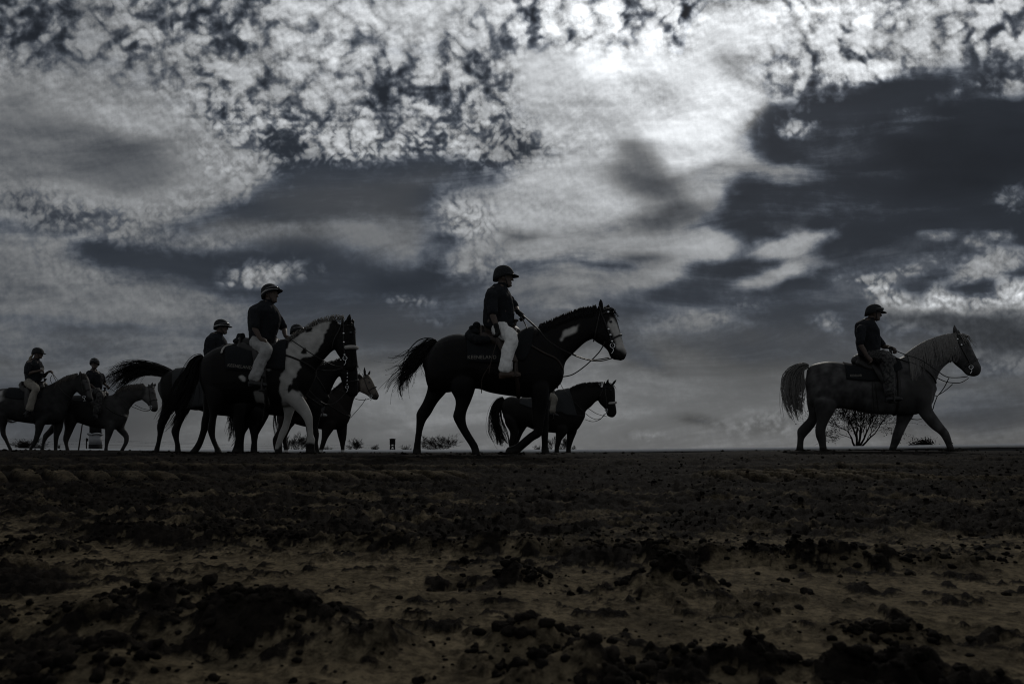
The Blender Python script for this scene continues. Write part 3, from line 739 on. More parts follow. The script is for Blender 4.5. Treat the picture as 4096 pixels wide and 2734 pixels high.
def tail(H, pts, wid, n, m, wig=0.03, lat=0.07, rad=(0.006, 0.0022), curl=0.0, name='tail', short=0.6):
    fr = H.fr; C, W = smooth_path([fr(*p) for p in pts], wid, 6); C = np.array([c[:] for c in C]); W = np.array(W)
    sc = fr(pts[0][0] + 1, pts[0][1]).x - fr(*pts[0]).x
    d = np.gradient(C, axis=0); nrm = np.stack([-d[:, 2], d[:, 1] * 0, d[:, 0]], -1); nrm /= np.linalg.norm(nrm, axis=1)[:, None] + 1e-9
    L = []; n = int(n * 1.7); rad = (rad[0] * 0.8, rad[1] * 0.8)
    locks = [(rs.uniform(-1, 1), rs.normal() * 0.5, rs.uniform(short, 1.0) if rs.random() < 0.8 else rs.uniform(0.45, 1.0), rs.uniform(0, 6.28), rs.normal(size=3), rs.uniform(0.05, 0.16)) for _ in range(max(6, n // 16))]
    for i in range(n):
        s0, ly, f, ph, cv, tight = locks[int(rs.integers(len(locks)))]
        if rs.random() < 0.12: s0, ly, ph, cv, tight = rs.uniform(-1.15, 1.15), rs.normal() * 0.6, rs.uniform(0, 6.28), rs.normal(size=3) * 1.6, 0.1   # stray hairs
        s = s0 + rs.normal() * tight; f = min(1.0, f * rs.uniform(0.85, 1.05)); tt = np.linspace(0, 1, 12)
        k = tt * f * (len(C) - 1); i0 = np.clip(k.astype(int), 0, len(C) - 2); ft = (k - i0)[:, None]
        c = C[i0] * (1 - ft) + C[i0 + 1] * ft; nn = nrm[i0]; w = np.interp(k, np.arange(len(W)), W) * sc
        pinch = 1 - 0.45 * tt ** 2                           # locks gather towards their ends
        o = c + nn * (w * (s0 + (s - s0) * pinch * 1.6) + wig * tt * np.sin(ph + tt * 5.0))[:, None]
        o[:, 1] += (ly + rs.normal() * tight) * lat * (0.35 + tt) + wig * 0.6 * tt * np.sin(ph * 2 + tt * 4)
        o += (cv * 0.05 * curl) * (tt ** 3)[:, None] + rs.normal(size=3) * 0.006 * tt[:, None]
        L.append(o)
    link(name, strands(L, *rad), m, H.root)
    # fleshy dock under the hair
def mane(H, crest, n, length, m, side=-1, lift=0.02, back=(-0.2, -1.0), both=0.25, rad=(0.005, 0.0018), name='mane', wild=0.3):
    fr = H.fr; C, _ = smooth_path([fr(*p) for p in crest], 0, 8); C = np.array([c[:] for c in C]); L = []
    for i in range(n):
        u = rs.random() * (len(C) - 1); i0 = int(min(u, len(C) - 2)); p = C[i0] * (1 - (u - i0)) + C[i0 + 1] * (u - i0)
        sd = side if rs.random() > both else -side; ln = length * rs.uniform(0.55, 1.15)
        tt = np.linspace(0, 1, 7); o = np.repeat(p[None, :], 7, 0)
        o[:, 1] += rs.normal() * 0.012
        out = 0.035 + 0.12 * tt; up = lift * np.sin(np.minimum(tt * 2.2, 1) * math.pi) * rs.uniform(0.3, 1.6)
        o[:, 0] += back[0] * ln * tt + wild * ln * 0.3 * rs.normal() * tt ** 1.5
        o[:, 1] += sd * (np.minimum(tt * 3, 1) * 0.045 + 0.06 * tt)
        o[:, 2] += back[1] * ln * tt ** 1.25 + up - 0.012
        if o[-1, 2] < p[2] - 0.03:
            for q in range(1, 7):
                hit = H.bvh.ray_cast(Vector((o[q, 0], sd * 1.0, o[q, 2])), Vector((0, -sd, 0)))[0]
                if hit: o[q, 1] = hit.y + sd * (0.008 + 0.012 * rs.random())
        L.append(o)
    link(name, strands(L, *rad), m, H.root)

# --- dark horse with a blaze (middle)
BAY = (0.003, 0.0026, 0.0024)
frM = Frame(2060, 8.6, 1815, 0.0, C1)
trM = [(330,735,300,880,.10),(398,652,330,1005,.20),(470,613,425,1040,.26),(545,597,560,1025,.28),(610,605,690,1008,.285),(700,640,790,1037,.29),(800,655,900,1057,.295),(900,640,1000,1070,.29),(1000,600,1100,1077,.275),(1090,553,1200,1072,.24),(1160,560,1280,1020,.21),(1250,650,1335,960,.17),(1310,780,1350,900,.09)]
nkM = [(1090,560,1350,890,.15),(1170,533,1368,805,.13),(1280,490,1440,728,.115),(1400,440,1512,662,.10),(1500,412,1555,640,.09),(1595,398,1605,620,.085)]
hdM = [(1690,395,1590,560,.088),(1742,462,1580,640,.10),(1765,530,1640,682,.09),(1783,600,1682,722,.073),(1806,680,1700,765,.066),(1828,735,1722,787,.060),(1815,778,1760,792,.040)]
lgM = [(0.13, [(320,960,480,960,.13),(318,1020,475,1020,.12),(285,1110,400,1110,.085),(238,1190,345,1205,.062),(236,1240,312,1250,.048),(232,1320,287,1320,.036),(222,1400,273,1400,.036),(214,1450,272,1455,.04),(208,1485,274,1488,.05),(203,1512,279,1512,.058)]),
       (-0.13, [(490,950,690,950,.14),(495,1020,680,1020,.13),(530,1090,652,1100,.09),(528,1155,622,1170,.066),(512,1218,612,1228,.058),(540,1285,622,1290,.044),(590,1370,658,1358,.036),(630,1430,697,1420,.038),(652,1472,712,1462,.045),(660,1512,724,1508,.056)]),
       (-0.13, [(1090,1000,1240,1000,.11),(1105,1090,1238,1090,.095),(1110,1180,1215,1190,.07),(1115,1270,1195,1310,.056),(1128,1312,1180,1368,.05),(1075,1352,1125,1402,.04),(1005,1412,1052,1464,.036),(960,1440,1005,1500,.042),(925,1448,962,1508,.05),(905,1490,930,1512,.05)]),
       (0.12, [(1110,1000,1255,1000,.11),(1120,1090,1245,1090,.095),(1155,1190,1238,1195,.068),(1172,1280,1236,1282,.05),(1178,1345,1236,1350,.05),(1182,1420,1232,1420,.036),(1180,1455,1236,1458,.042),(1180,1485,1248,1488,.05),(1180,1512,1262,1512,.058)])]
WHITE = (0.34, 0.33, 0.31)
HM = build_horse('large black horse with a white blaze and a white neck patch, ridden in the middle', frM, trM, nkM, hdM,
    [(1632,415,1630,328,.028,-.06),(1680,410,1690,372,.026,.07)], lgM, BAY, 0.014,
    patches=[([(1328,650),(1335,590),(1400,560),(1462,528),(1445,585),(1375,618)], WHITE, .02), ([(1690,470),(1735,480),(1775,590),(1830,735),(1800,775),(1740,705),(1712,610),(1680,560)], WHITE, .02)], muzzle=0.75)
tail(HM, [(392,655),(300,705),(215,785),(150,880),(105,960),(88,1045)], [18,34,52,60,56,40], 230, M_HAIR_BLACK, 0.05, 0.06, curl=1.2)
tail(HM, [(392,655),(330,640),(250,680),(150,790),(40,820)], [8,14,24,24,20], 30, M_HAIR_BLACK, 0.04, 0.05, (0.003, 0.0012), 1.0, name='tail_wisps')
mane(HM, [(1170,540),(1290,488),(1400,440),(1500,410),(1600,394)], 420, 0.15, M_HAIR_BLACK, lift=0.035, back=(-0.35, -0.75))
mane(HM, [(1640,392),(1690,398),(1725,425)], 60, 0.17, M_HAIR_BLACK, back=(0.42, -0.6), lift=0.03, name='forelock', both=0.5)

# --- pale grey horse (right)
frG = Frame(3530, 11.3, 1803, -16.0, C2)
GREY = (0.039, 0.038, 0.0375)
trG = [(372,705,352,880,.10),(400,674,385,1040,.2),(480,650,470,1090,.26),(570,639,580,1105,.28),(660,647,680,1092,.285),(780,670,800,1107,.29),(900,690,930,1140,.30),(1030,690,1060,1150,.30),(1150,660,1190,1152,.28),(1270,595,1320,1158,.24),(1360,595,1450,1140,.21),(1440,670,1555,1060,.18),(1520,780,1592,950,.10)]
nkG = [(1290,572,1592,900,.15),(1370,512,1605,830,.13),(1470,452,1640,742,.11),(1580,405,1690,682,.097),(1680,377,1745,642,.088),(1760,367,1782,600,.085)]
hdG = [(1850,367,1740,560,.088),(1902,428,1760,640,.10),(1942,500,1810,690,.09),(1977,570,1850,722,.074),(2012,640,1872,747,.066),(2040,700,1900,772,.060),(2030,750,1940,782,.040)]
lgG = [(-0.13, [(420,1020,650,1040,.14),(435,1110,632,1110,.12),(450,1200,585,1185,.085),(434,1290,540,1288,.062),(440,1360,543,1368,.05),(466,1430,545,1430,.038),(474,1475,550,1475,.045),(474,1522,552,1522,.058)]),
       (0.13, [(350,960,480,1020,.13),(358,1060,470,1090,.115),(372,1165,452,1225,.085),(305,1245,405,1300,.062),(262,1298,360,1350,.055),(262,1370,332,1388,.043),(258,1435,325,1440,.038),(250,1482,325,1482,.048),(245,1524,322,1524,.058)]),
       (0.13, [(1210,1060,1400,1060,.11),(1218,1150,1390,1150,.095),(1212,1240,1332,1248,.068),(1180,1340,1278,1360,.052),(1168,1400,1258,1415,.048),(1155,1450,1232,1460,.037),(1144,1485,1220,1490,.046),(1138,1517,1220,1517,.056)]),
       (-0.13, [(1380,1000,1570,980,.12),(1420,1120,1562,1085,.10),(1492,1218,1620,1178,.075),(1562,1290,1680,1258,.056),(1632,1342,1722,1312,.05),(1672,1400,1746,1372,.040),(1700,1460,1764,1438,.038),(1708,1490,1780,1478,.046),(1712,1512,1800,1508,.056)])]
HG = build_horse('pale grey horse with long mane and pale tail, walking alone on the right', frG, trG, nkG, hdG,
    [(1795,385,1776,286,.030,-.055),(1815,385,1812,330,.028,.06)], lgG, GREY, 0.015, spots=(1.1, 1.3), muzzle=0.85,
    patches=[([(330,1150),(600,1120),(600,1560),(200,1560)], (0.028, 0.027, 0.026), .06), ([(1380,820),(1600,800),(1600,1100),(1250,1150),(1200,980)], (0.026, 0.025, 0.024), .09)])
tail(HG, [(372,685),(300,700),(235,790),(228,920),(232,1040),(262,1170)], [14,40,92,104,102,62], 330, M_HAIR_GREY, 0.03, 0.10, (0.007, 0.003), 0.6, short=0.75)
mane(HG, [(1310,562),(1370,512),(1470,450),(1580,403),(1680,374),(1770,364)], 520, 0.42, M_HAIR_GREY, lift=0.02, back=(0.10, -1.0), both=0.1, rad=(0.006, 0.002), wild=0.2)
mane(HG, [(1800,372),(1850,375),(1890,400)], 80, 0.22, M_HAIR_GREY, back=(0.45, -0.8), lift=0.03, name='forelock', both=0.5)

# --- black and white pinto
frP = Frame(980, 9.7, 1814, 13.0, C3)
BLK = (0.003, 0.0026, 0.0024); PW = (0.27, 0.265, 0.25)
trP = [(535,730,515,900,.10),(562,690,560,1030,.20),(640,636,650,1095,.265),(740,604,760,1110,.28),(860,602,870,1098,.29),(980,607,1000,1105,.30),(1100,590,1110,1120,.295),(1210,567,1240,1130,.265),(1290,553,1340,1105,.23),(1350,610,1430,1035,.19),(1420,720,1502,900,.10)]
nkP = [(1285,553,1500,880,.155),(1370,502,1530,800,.135),(1470,443,1572,740,.117),(1580,393,1640,665,.10),(1680,382,1690,630,.09)]
hdP = [(1800,378,1690,560,.09),(1846,450,1682,650,.10),(1856,560,1712,702,.092),(1860,640,1737,742,.08),(1866,710,1748,780,.07),(1872,770,1760,812,.062),(1850,808,1790,822,.042)]
lgP = [(0.13, [(535,980,690,1000,.13),(538,1080,680,1090,.115),(542,1180,650,1185,.08),(528,1240,602,1290,.06),(518,1330,576,1350,.045),(490,1420,545,1440,.037),(455,1480,520,1492,.046),(420,1518,492,1528,.056)]),
       (-0.13, [(560,980,730,1000,.13),(575,1080,722,1100,.115),(600,1200,665,1200,.075),(580,1320,650,1300,.06),(598,1395,648,1388,.042),(622,1455,668,1445,.038),(638,1490,690,1485,.046),(640,1527,712,1527,.058)]),
       (-0.14, [(1180,930,1370,920,.12),(1210,1010,1372,1000,.11),(1262,1092,1412,1060,.088),(1335,1162,1452,1128,.066),(1392,1222,1482,1208,.056),(1425,1290,1486,1290,.042),(1436,1370,1490,1370,.037),(1430,1410,1505,1404,.045),(1426,1465,1502,1468,.052),(1420,1530,1512,1530,.062)]),
       (0.13, [(1200,1000,1340,1040,.11),(1212,1090,1338,1130,.095),(1238,1200,1310,1212,.065),(1222,1285,1284,1298,.05),(1200,1335,1268,1345,.048),(1172,1420,1228,1422,.037),(1160,1470,1222,1470,.046),(1155,1530,1226,1530,.058)])]
HP = build_horse('black and white pinto horse with a pale neck and white forelegs', frP, trP, nkP, hdP,
    [(1785,410,1806,332,.030,-.06),(1822,415,1830,374,.028,.07)], lgP, BLK, 0.014,
    patches=[([(1262,700),(1300,560),(1400,492),(1480,436),(1600,385),(1660,380),(1625,470),(1572,555),(1560,640),(1480,690),(1415,720),(1390,760),(1378,830),(1335,905),(1290,990),(1205,1010),(1232,880),(1245,800)], PW, .012),
             ([(1200,1000),(1300,1000),(1380,1010),(1520,1180),(1520,1440),(1410,1440),(1400,1290),(1130,1520),(1130,1400),(1220,1180),(1230,1060)], PW, .015),
             ([(985,1010),(1050,985),(1110,1060),(1120,1110),(1000,1110)], PW, .012), ([(895,898),(930,900),(935,935),(905,930)], PW, .01), ([(1095,815),(1150,800),(1130,840)], PW, .01),
             ([(1585,520),(1650,470),(1640,560),(1600,570)], BLK, .01), ([(1405,640),(1430,635),(1425,680),(1400,675)], BLK, .008), ([(1355,560),(1375,558),(1368,578)], BLK, .006), ([(1280,960),(1310,950),(1310,1000),(1290,1010)], BLK, .01),
             ([(1420,470),(1490,450),(1480,490),(1430,505)], BLK, .01)], muzzle=0.6)
tail(HP, [(545,700),(490,745),(440,850),(385,980),(320,1110),(255,1210),(190,1300)], [22,45,66,76,76,62,34], 260, M_HAIR_BLACK, 0.05, 0.09, (0.007, 0.0025), 0.8)
mane(HP, [(1300,545),(1400,485),(1500,425),(1600,385),(1700,372),(1760,372)], 230, 0.16, M_HAIR_PALE, lift=0.05, back=(-0.6, -0.30), both=0.4, wild=0.7, rad=(0.0035, 0.0012))
mane(HP, [(1790,385),(1815,395),(1830,420)], 40, 0.14, M_HAIR_BLACK, back=(0.3, -0.8), name='forelock', both=0.5)

# --- dark horse behind the pinto, tail flying
fr5 = Frame(640, 12.4, 1807.5, 10.0, C3)
lg5 = [(0.13, [(190,1060,330,1100,.13),(185,1150,290,1160,.10),(165,1220,255,1220,.075),(145,1290,220,1290,.06),(148,1360,200,1360,.043),(140,1430,182,1430,.037),(125,1480,172,1480,.046),(115,1522,165,1522,.056)]),
       (-0.13, [(280,1050,450,1050,.14),(290,1140,440,1140,.12),(310,1230,390,1220,.08),(268,1330,350,1310,.06),(284,1400,336,1390,.042),(298,1450,345,1448,.04),(298,1490,350,1488,.048),(298,1522,356,1522,.056)]),
       (-0.13, [(790,1120,920,1120,.11),(800,1200,912,1200,.09),(802,1300,890,1300,.065),(818,1380,886,1380,.052),(808,1450,876,1450,.04),(795,1490,875,1490,.05),(780,1524,872,1524,.06)]),
       (0.13, [(850,1120,990,1120,.11),(900,1200,1000,1200,.09),(930,1300,1010,1300,.065),(945,1360,1020,1360,.05),(955,1430,1010,1430,.04),(948,1490,1010,1490,.05),(944,1528,1012,1528,.06)])]
H5 = build_horse('black horse behind the pinto with its long tail blown straight back', fr5,
    [(182,905,172,1030,.10),(206,857,220,1110,.2),(280,815,300,1150,.26),(370,802,430,1142,.28),(480,806,540,1172,.29),(590,810,640,1200,.3),(690,800,740,1210,.29),(780,762,850,1215,.25),(850,755,930,1190,.22),(920,860,1005,1130,.17),(985,960,1050,1070,.09)],
    [(800,755,1048,1040,.15),(900,700,1090,960,.13),(1000,650,1130,880,.11),(1080,625,1170,810,.097),(1140,620,1190,770,.09)],
    [(1225,625,1170,750,.088),(1270,680,1160,800,.10),(1308,745,1200,840,.09),(1338,805,1230,880,.072),(1358,860,1258,902,.062),(1350,888,1290,905,.042)],
    [(1175,640,1180,590,.028,-.06),(1190,640,1198,592,.028,.06)], lg5, BAY, 0.018)
tail(H5, [(262,850),(160,815),(40,800),(-90,830),(-200,900),(-290,985)], [28,40,48,62,76,64], 320, M_HAIR_BLACK, 0.05, 0.10, (0.007, 0.002), 1.0)
mane(H5, [(880,710),(960,670),(1060,630),(1130,615)], 160, 0.2, M_HAIR_BLACK)

# --- dark bay with its head low beside the pinto's head
fr6 = Frame(1060, 12.9, 1812, 10.0, C3)
lg6 = [(0.13, [(860,1110,960,1120,.13),(868,1200,958,1200,.10),(880,1300,940,1300,.07),(850,1370,905,1360,.055),(852,1440,895,1440,.04),(840,1490,895,1490,.05),(840,1530,893,1530,.056)]),
       (-0.13, [(870,1100,1010,1120,.13),(930,1190,1105,1190,.115),(985,1260,1080,1260,.085),(955,1330,1040,1330,.062),(950,1390,1010,1390,.045),(955,1440,1008,1440,.04),(948,1490,1010,1490,.05),(945,1532,1012,1532,.058)]),
       (-0.13, [(1430,1120,1570,1120,.11),(1440,1200,1555,1200,.09),(1468,1300,1532,1300,.062),(1482,1360,1542,1362,.05),(1490,1440,1532,1440,.038),(1488,1490,1540,1490,.048),(1488,1534,1546,1534,.056)]),
       (0.13, [(1390,1120,1520,1120,.11),(1400,1200,1505,1200,.09),(1420,1290,1482,1290,.062),(1432,1380,1482,1380,.045),(1432,1450,1480,1450,.04),(1430,1528,1492,1528,.056)])]
H6 = build_horse('dark bay horse with its head hanging low beside the pinto', fr6,
    [(768,910,760,1030,.10),(785,855,800,1110,.2),(860,818,880,1170,.26),(960,812,990,1190,.28),(1070,815,1100,1200,.29),(1180,820,1210,1210,.29),(1290,805,1320,1215,.28),(1370,780,1430,1205,.25),(1440,780,1510,1170,.21),(1520,870,1592,1120,.17),(1565,970,1630,1060,.09)],
    [(1400,780,1632,1020,.15),(1480,778,1660,950,.13),(1580,768,1692,890,.115),(1670,740,1722,860,.10),(1728,724,1735,835,.09)],
    [(1812,724,1722,822,.09),(1862,780,1722,882,.10),(1873,860,1737,930,.09),(1876,930,1747,972,.076),(1876,985,1762,1010,.066),(1872,1025,1790,1036,.05)],
    [(1755,745,1748,690,.026,-.06),(1790,745,1790,700,.026,.06)], lg6, BAY, 0.018)
tail(H6, [(790,880),(775,1000),(790,1150),(800,1260),(785,1360),(750,1440)], [14,26,40,48,46,30], 130, M_HAIR_BLACK, 0.05, 0.08, curl=1.0)
tail(H6, [(800,900),(850,1050),(910,1200),(935,1270),(915,1335)], [10,20,30,32,20], 60, M_HAIR_BLACK, 0.04, 0.06, curl=1.0, name='tail_wisps')
mane(H6, [(1500,772),(1580,762),(1660,738),(1725,715)], 170, 0.14, M_HAIR_BLACK, lift=0.03)
mane(H6, [(1760,715),(1820,722),(1862,760)], 50, 0.14, M_HAIR_BLACK, back=(0.35, -0.8), name='forelock', both=0.5)

# --- chestnut with a pale face, farther off
fr7 = Frame(1290, 17.0, 1816.5, 10.0, C3)
lg7 = [(-0.13, [(1545,1260,1690,1270,.11),(1558,1310,1670,1320,.09),(1558,1390,1622,1390,.06),(1550,1440,1600,1440,.046),(1536,1490,1582,1490,.042),(1516,1536,1562,1536,.056)]),
       (0.13, [(1670,1240,1790,1240,.11),(1682,1310,1782,1300,.09),(1700,1390,1776,1390,.06),(1714,1440,1766,1440,.048),(1722,1490,1760,1490,.04),(1722,1541,1766,1541,.056)]),
       (-0.13, [(1185,1180,1310,1210,.13),(1185,1240,1290,1260,.11),(1185,1310,1262,1310,.075),(1140,1400,1202,1390,.06),(1140,1450,1182,1450,.042),(1148,1500,1190,1500,.046),(1150,1534,1198,1534,.056)]),
       (0.13, [(1225,1190,1340,1220,.13),(1232,1260,1330,1280,.11),(1240,1320,1302,1312,.075),(1215,1400,1262,1398,.058),(1232,1465,1268,1460,.042),(1232,1500,1275,1500,.048),(1230,1536,1282,1536,.056)])]
CHEST = (0.010, 0.0078, 0.0068)
H7 = build_horse('chestnut horse with a pale face and white hind socks beyond the pinto', fr7,
    [(1196,1090,1190,1180,.10),(1212,1042,1220,1230,.2),(1270,1017,1290,1262,.26),(1350,1012,1370,1290,.28),(1440,1015,1460,1310,.29),(1530,1010,1560,1325,.29),(1600,992,1650,1330,.25),(1650,990,1712,1318,.21),(1710,1060,1780,1280,.17),(1760,1130,1808,1220,.09)],
    [(1640,990,1808,1190,.15),(1700,942,1822,1130,.13),(1770,892,1842,1060,.115),(1840,862,1876,1012,.10),(1890,847,1902,980,.09)],
    [(1965,852,1890,962,.088),(1992,892,1892,1002,.10),(2016,942,1932,1022,.085),(2036,987,1962,1042,.07),(2055,1030,1987,1062,.06),(2045,1064,2008,1068,.04)],
    [(1932,860,1928,783,.030,-.055),(1962,858,1981,813,.028,.06)], lg7, CHEST, 0.02,
    patches=[([(1890,900),(1990,850),(2070,1030),(2000,1080),(1900,1010)], (0.11, 0.095, 0.08), .03)], sock=(0.13, (0.5, 0.49, 0.47)), muzzle=0.8)
tail(H7, [(1205,1060),(1180,1150),(1180,1270),(1190,1380)], [10,22,26,20], 60, M_HAIR_BLACK, 0.03, 0.08)
mane(H7, [(1660,985),(1720,925),(1800,872),(1890,842)], 120, 0.12, M_HAIR_BLACK, lift=0.02)

# --- dark horse far behind the middle one
frS = Frame(2240, 17.0, 1817.5, 0.0, C5)
lgS = [(-0.13, [(440,720,640,780,.14),(460,820,650,860,.12),(530,950,655,950,.085),(505,1110,620,1110,.06),(520,1175,592,1180,.045),(520,1240,580,1240,.042),(510,1286,592,1286,.056)]),
       (0.13, [(620,760,800,780,.14),(640,850,790,850,.12),(650,950,722,960,.085),(598,1060,670,1080,.06),(590,1150,642,1160,.045),(584,1240,640,1240,.042),(580,1286,658,1286,.056)]),
       (-0.13, [(1210,860,1400,880,.11),(1220,950,1396,960,.095),(1220,1050,1322,1050,.065),(1206,1130,1292,1140,.052),(1200,1205,1276,1205,.042),(1196,1286,1287,1286,.058)]),
       (0.13, [(1390,860,1560,840,.11),(1390,950,1545,935,.095),(1386,1050,1502,1042,.065),(1380,1130,1472,1130,.052),(1376,1205,1456,1205,.042),(1370,1286,1462,1286,.058)])]
HS = build_horse('small dark horse with a fleece noseband seen past the middle horse', frS,
    [(408,500,396,600,.10),(455,432,470,780,.2),(540,398,600,860,.26),(650,404,760,850,.28),(800,430,890,900,.29),(950,430,1010,935,.3),(1100,400,1150,945,.29),(1250,305,1320,960,.25),(1340,300,1450,945,.21),(1430,400,1565,890,.18),(1540,540,1665,720,.10)],
    [(1320,300,1668,700,.15),(1430,272,1682,620,.13),(1550,217,1752,560,.115),(1700,187,1832,480,.10),(1850,182,1882,450,.09)],
    [(2030,182,1880,400,.088),(2110,262,1872,470,.10),(2126,370,1902,520,.09),(2127,480,1962,580,.075),(2142,580,1986,642,.066),(2148,650,2002,692,.06),(2115,704,2032,702,.04)],
    [(2000,205,2022,126,.030,-.055),(2085,215,2146,136,.030,.06)], lgS, (0.0055, 0.0047, 0.0042), 0.02)
tail(HS, [(440,430),(370,490),(325,600),(320,760),(350,920),(400,1060),(430,1120)], [26,56,70,80,96,80,40], 260, M_HAIR_BLACK, 0.05, 0.10, (0.007, 0.003), 0.8)
mane(HS, [(1440,262),(1560,205),(1700,180),(1850,172),(1960,172)], 240, 0.16, M_HAIR_BLACK, lift=0.015, back=(-0.15, -0.9))
mane(HS, [(1990,178),(2060,195),(2110,240)], 40, 0.14, M_HAIR_BLACK, back=(0.3, -0.7), name='forelock', both=0.5)

# --- spotted grey horse at the left edge
frA = Frame(190, 16.6, 1803, 20.0, C4)
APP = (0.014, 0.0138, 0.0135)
lgA = [(-0.13, [(-60,980,120,1000,.14),(-45,1060,110,1065,.12),(-5,1170,78,1160,.08),(10,1262,78,1235,.06),(58,1345,108,1320,.045),(92,1415,140,1398,.042),(110,1450,158,1440,.048),(112,1474,172,1474,.056)]),
       (0.13, [(-140,980,10,1010,.14),(-125,1080,-10,1100,.11),(-120,1180,-50,1200,.075),(-140,1280,-80,1290,.055),(-135,1400,-90,1400,.042),(-138,1474,-80,1474,.056)]),
       (-0.13, [(540,1020,690,1030,.11),(470,1110,605,1122,.092),(468,1200,572,1200,.065),(450,1295,530,1300,.052),(420,1380,488,1390,.04),(396,1435,440,1440,.042),(374,1482,430,1482,.056)]),
       (0.13, [(700,1020,850,1030,.11),(708,1110,850,1110,.092),(714,1200,830,1200,.065),(712,1290,790,1290,.052),(715,1380,775,1380,.04),(716,1440,770,1440,.042),(714,1486,772,1486,.056)])]
HA = build_horse('dark spotted grey horse with a pale rump at the left edge', frA,
    [(-118,770,-110,880,.10),(-88,702,-70,1000,.2),(-20,658,0,1060,.26),(70,642,110,1062,.28),(180,640,230,1085,.29),(300,655,360,1105,.3),(430,655,480,1117,.29),(560,620,610,1127,.25),(650,600,720,1120,.21),(740,700,838,1075,.18),(830,820,902,930,.10)],
    [(640,605,905,900,.15),(720,562,930,830,.13),(830,502,980,740,.115),(930,467,1022,690,.10),(1020,447,1052,650,.09)],
    [(1120,442,1012,600,.09),(1180,502,1032,690,.10),(1202,580,1082,740,.09),(1217,660,1112,772,.075),(1231,730,1142,800,.066),(1240,785,1172,815,.06),(1232,808,1190,815,.04)],
    [(1078,480,1068,403,.030,-.055),(1110,470,1126,430,.028,.06)], lgA, APP, 0.02, spots=(0.8, 0.9),
    patches=[([(-200,700),(60,650),(100,780),(-20,860),(-200,880)], (0.2, 0.195, 0.19), .05), ([(0,640),(50,630),(75,660),(20,690)], (0.012,0.012,0.012), .015), ([(1110,520),(1200,500),(1240,780),(1200,780)], (0.05,0.049,0.048), .02)])
tail(HA, [(-100,730),(-60,900),(60,1040),(150,1100),(250,1085)], [10,22,30,30,14], 90, M_HAIR_GREY, 0.03, 0.08)
mane(HA, [(760,560),(850,495),(940,462),(1040,440)], 170, 0.14, M_HAIR_DUN, lift=0.02)
mane(HA, [(1085,440),(1120,442),(1150,462)], 40, 0.14, M_HAIR_DUN, back=(0.3, -0.8), name='forelock', both=0.5)

# --- pale dun horse beside it
frD = Frame(440, 17.6, 1803.5, 18.0, C4)
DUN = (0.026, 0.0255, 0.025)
lgD = [(0.13, [(790,1000,910,1010,.13),(700,1110,820,1130,.11),(640,1190,740,1215,.08),(575,1262,655,1290,.058),(560,1345,612,1352,.043),(548,1410,596,1410,.04),(526,1482,586,1482,.056)]),
       (-0.13, [(840,990,1040,1010,.14),(850,1085,1030,1090,.12),(862,1185,985,1190,.085),(838,1310,940,1292,.06),(852,1375,912,1370,.045),(868,1430,922,1430,.042),(874,1486,936,1486,.056)]),
       (-0.13, [(1390,1100,1550,1100,.11),(1398,1190,1525,1190,.092),(1400,1275,1490,1280,.062),(1394,1350,1462,1350,.05),(1392,1420,1442,1420,.04),(1385,1490,1442,1490,.056)]),
       (0.13, [(1530,1080,1690,1080,.11),(1545,1185,1662,1160,.092),(1602,1252,1702,1222,.065),(1650,1302,1726,1290,.052),(1648,1365,1712,1375,.042),(1618,1430,1672,1440,.042),(1586,1490,1650,1495,.054)])]
HD = build_horse('pale dun horse raising a bent foreleg beside the spotted grey', frD,
    [(838,860,830,960,.10),(856,785,862,1050,.2),(930,745,960,1090,.26),(1030,733,1060,1107,.28),(1150,742,1170,1145,.29),(1270,760,1290,1170,.3),(1380,760,1400,1187,.29),(1460,735,1510,1195,.25),(1540,735,1600,1175,.21),(1610,830,1680,1085,.17),(1660,940,1703,1040,.09)],
    [(1500,730,1700,1000,.15),(1600,645,1730,920,.13),(1720,602,1802,830,.115),(1830,590,1882,800,.10),(1920,582,1912,745,.09)],
    [(2040,592,1890,742,.088),(2070,662,1902,800,.10),(2086,742,1962,850,.088),(2101,810,1992,900,.073),(2111,880,2004,932,.064),(2108,922,2032,952,.058),(2080,955,2050,956,.04)],
    [(2030,612,2036,556,.028,-.055),(2058,618,2080,566,.028,.06)], lgD, DUN, 0.02, spots=(0.7, 0.7), muzzle=0.9,
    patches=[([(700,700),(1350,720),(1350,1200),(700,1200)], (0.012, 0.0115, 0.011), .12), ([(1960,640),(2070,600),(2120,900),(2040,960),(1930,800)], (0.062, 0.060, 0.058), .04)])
tail(HD, [(845,800),(815,900),(800,1020),(810,1130)], [10,22,26,16], 60, M_HAIR_BLACK, 0.03, 0.06)
mane(HD, [(1560,665),(1680,605),(1800,585),(1920,575)], 200, 0.22, M_HAIR_DUN, lift=0.02, back=(-0.2, -0.8))

# soil thrown up round the hooves
r_ = np.random.default_rng(91); V, F = [], []; base = 0
for p in HOOVES:
    s_ = 0.006 + 0.022 * r_.random(34) ** 2.2; x_, y_ = p.x + r_.normal(size=34) * 0.10, p.y + r_.normal(size=34) * 0.07 - 0.05
    z_ = np.maximum(ground_z(x_, y_, False), p.z - 0.02)
    for k in range(34):
        v, f = bases[int(r_.integers(8))]; V.append(v * s_[k] * r_.uniform(0.7, 1.3, 3) + [x_[k], y_[k], z_[k] + s_[k] * 0.3]); F.append(f + base); base += len(v)
tag(link('kicked_dirt', np_mesh('kicked_dirt', np.concatenate(V), np.concatenate(F)), M_CLOD, smooth=False), 'loose soil thrown up around the hooves', 'dirt', kind='stuff')

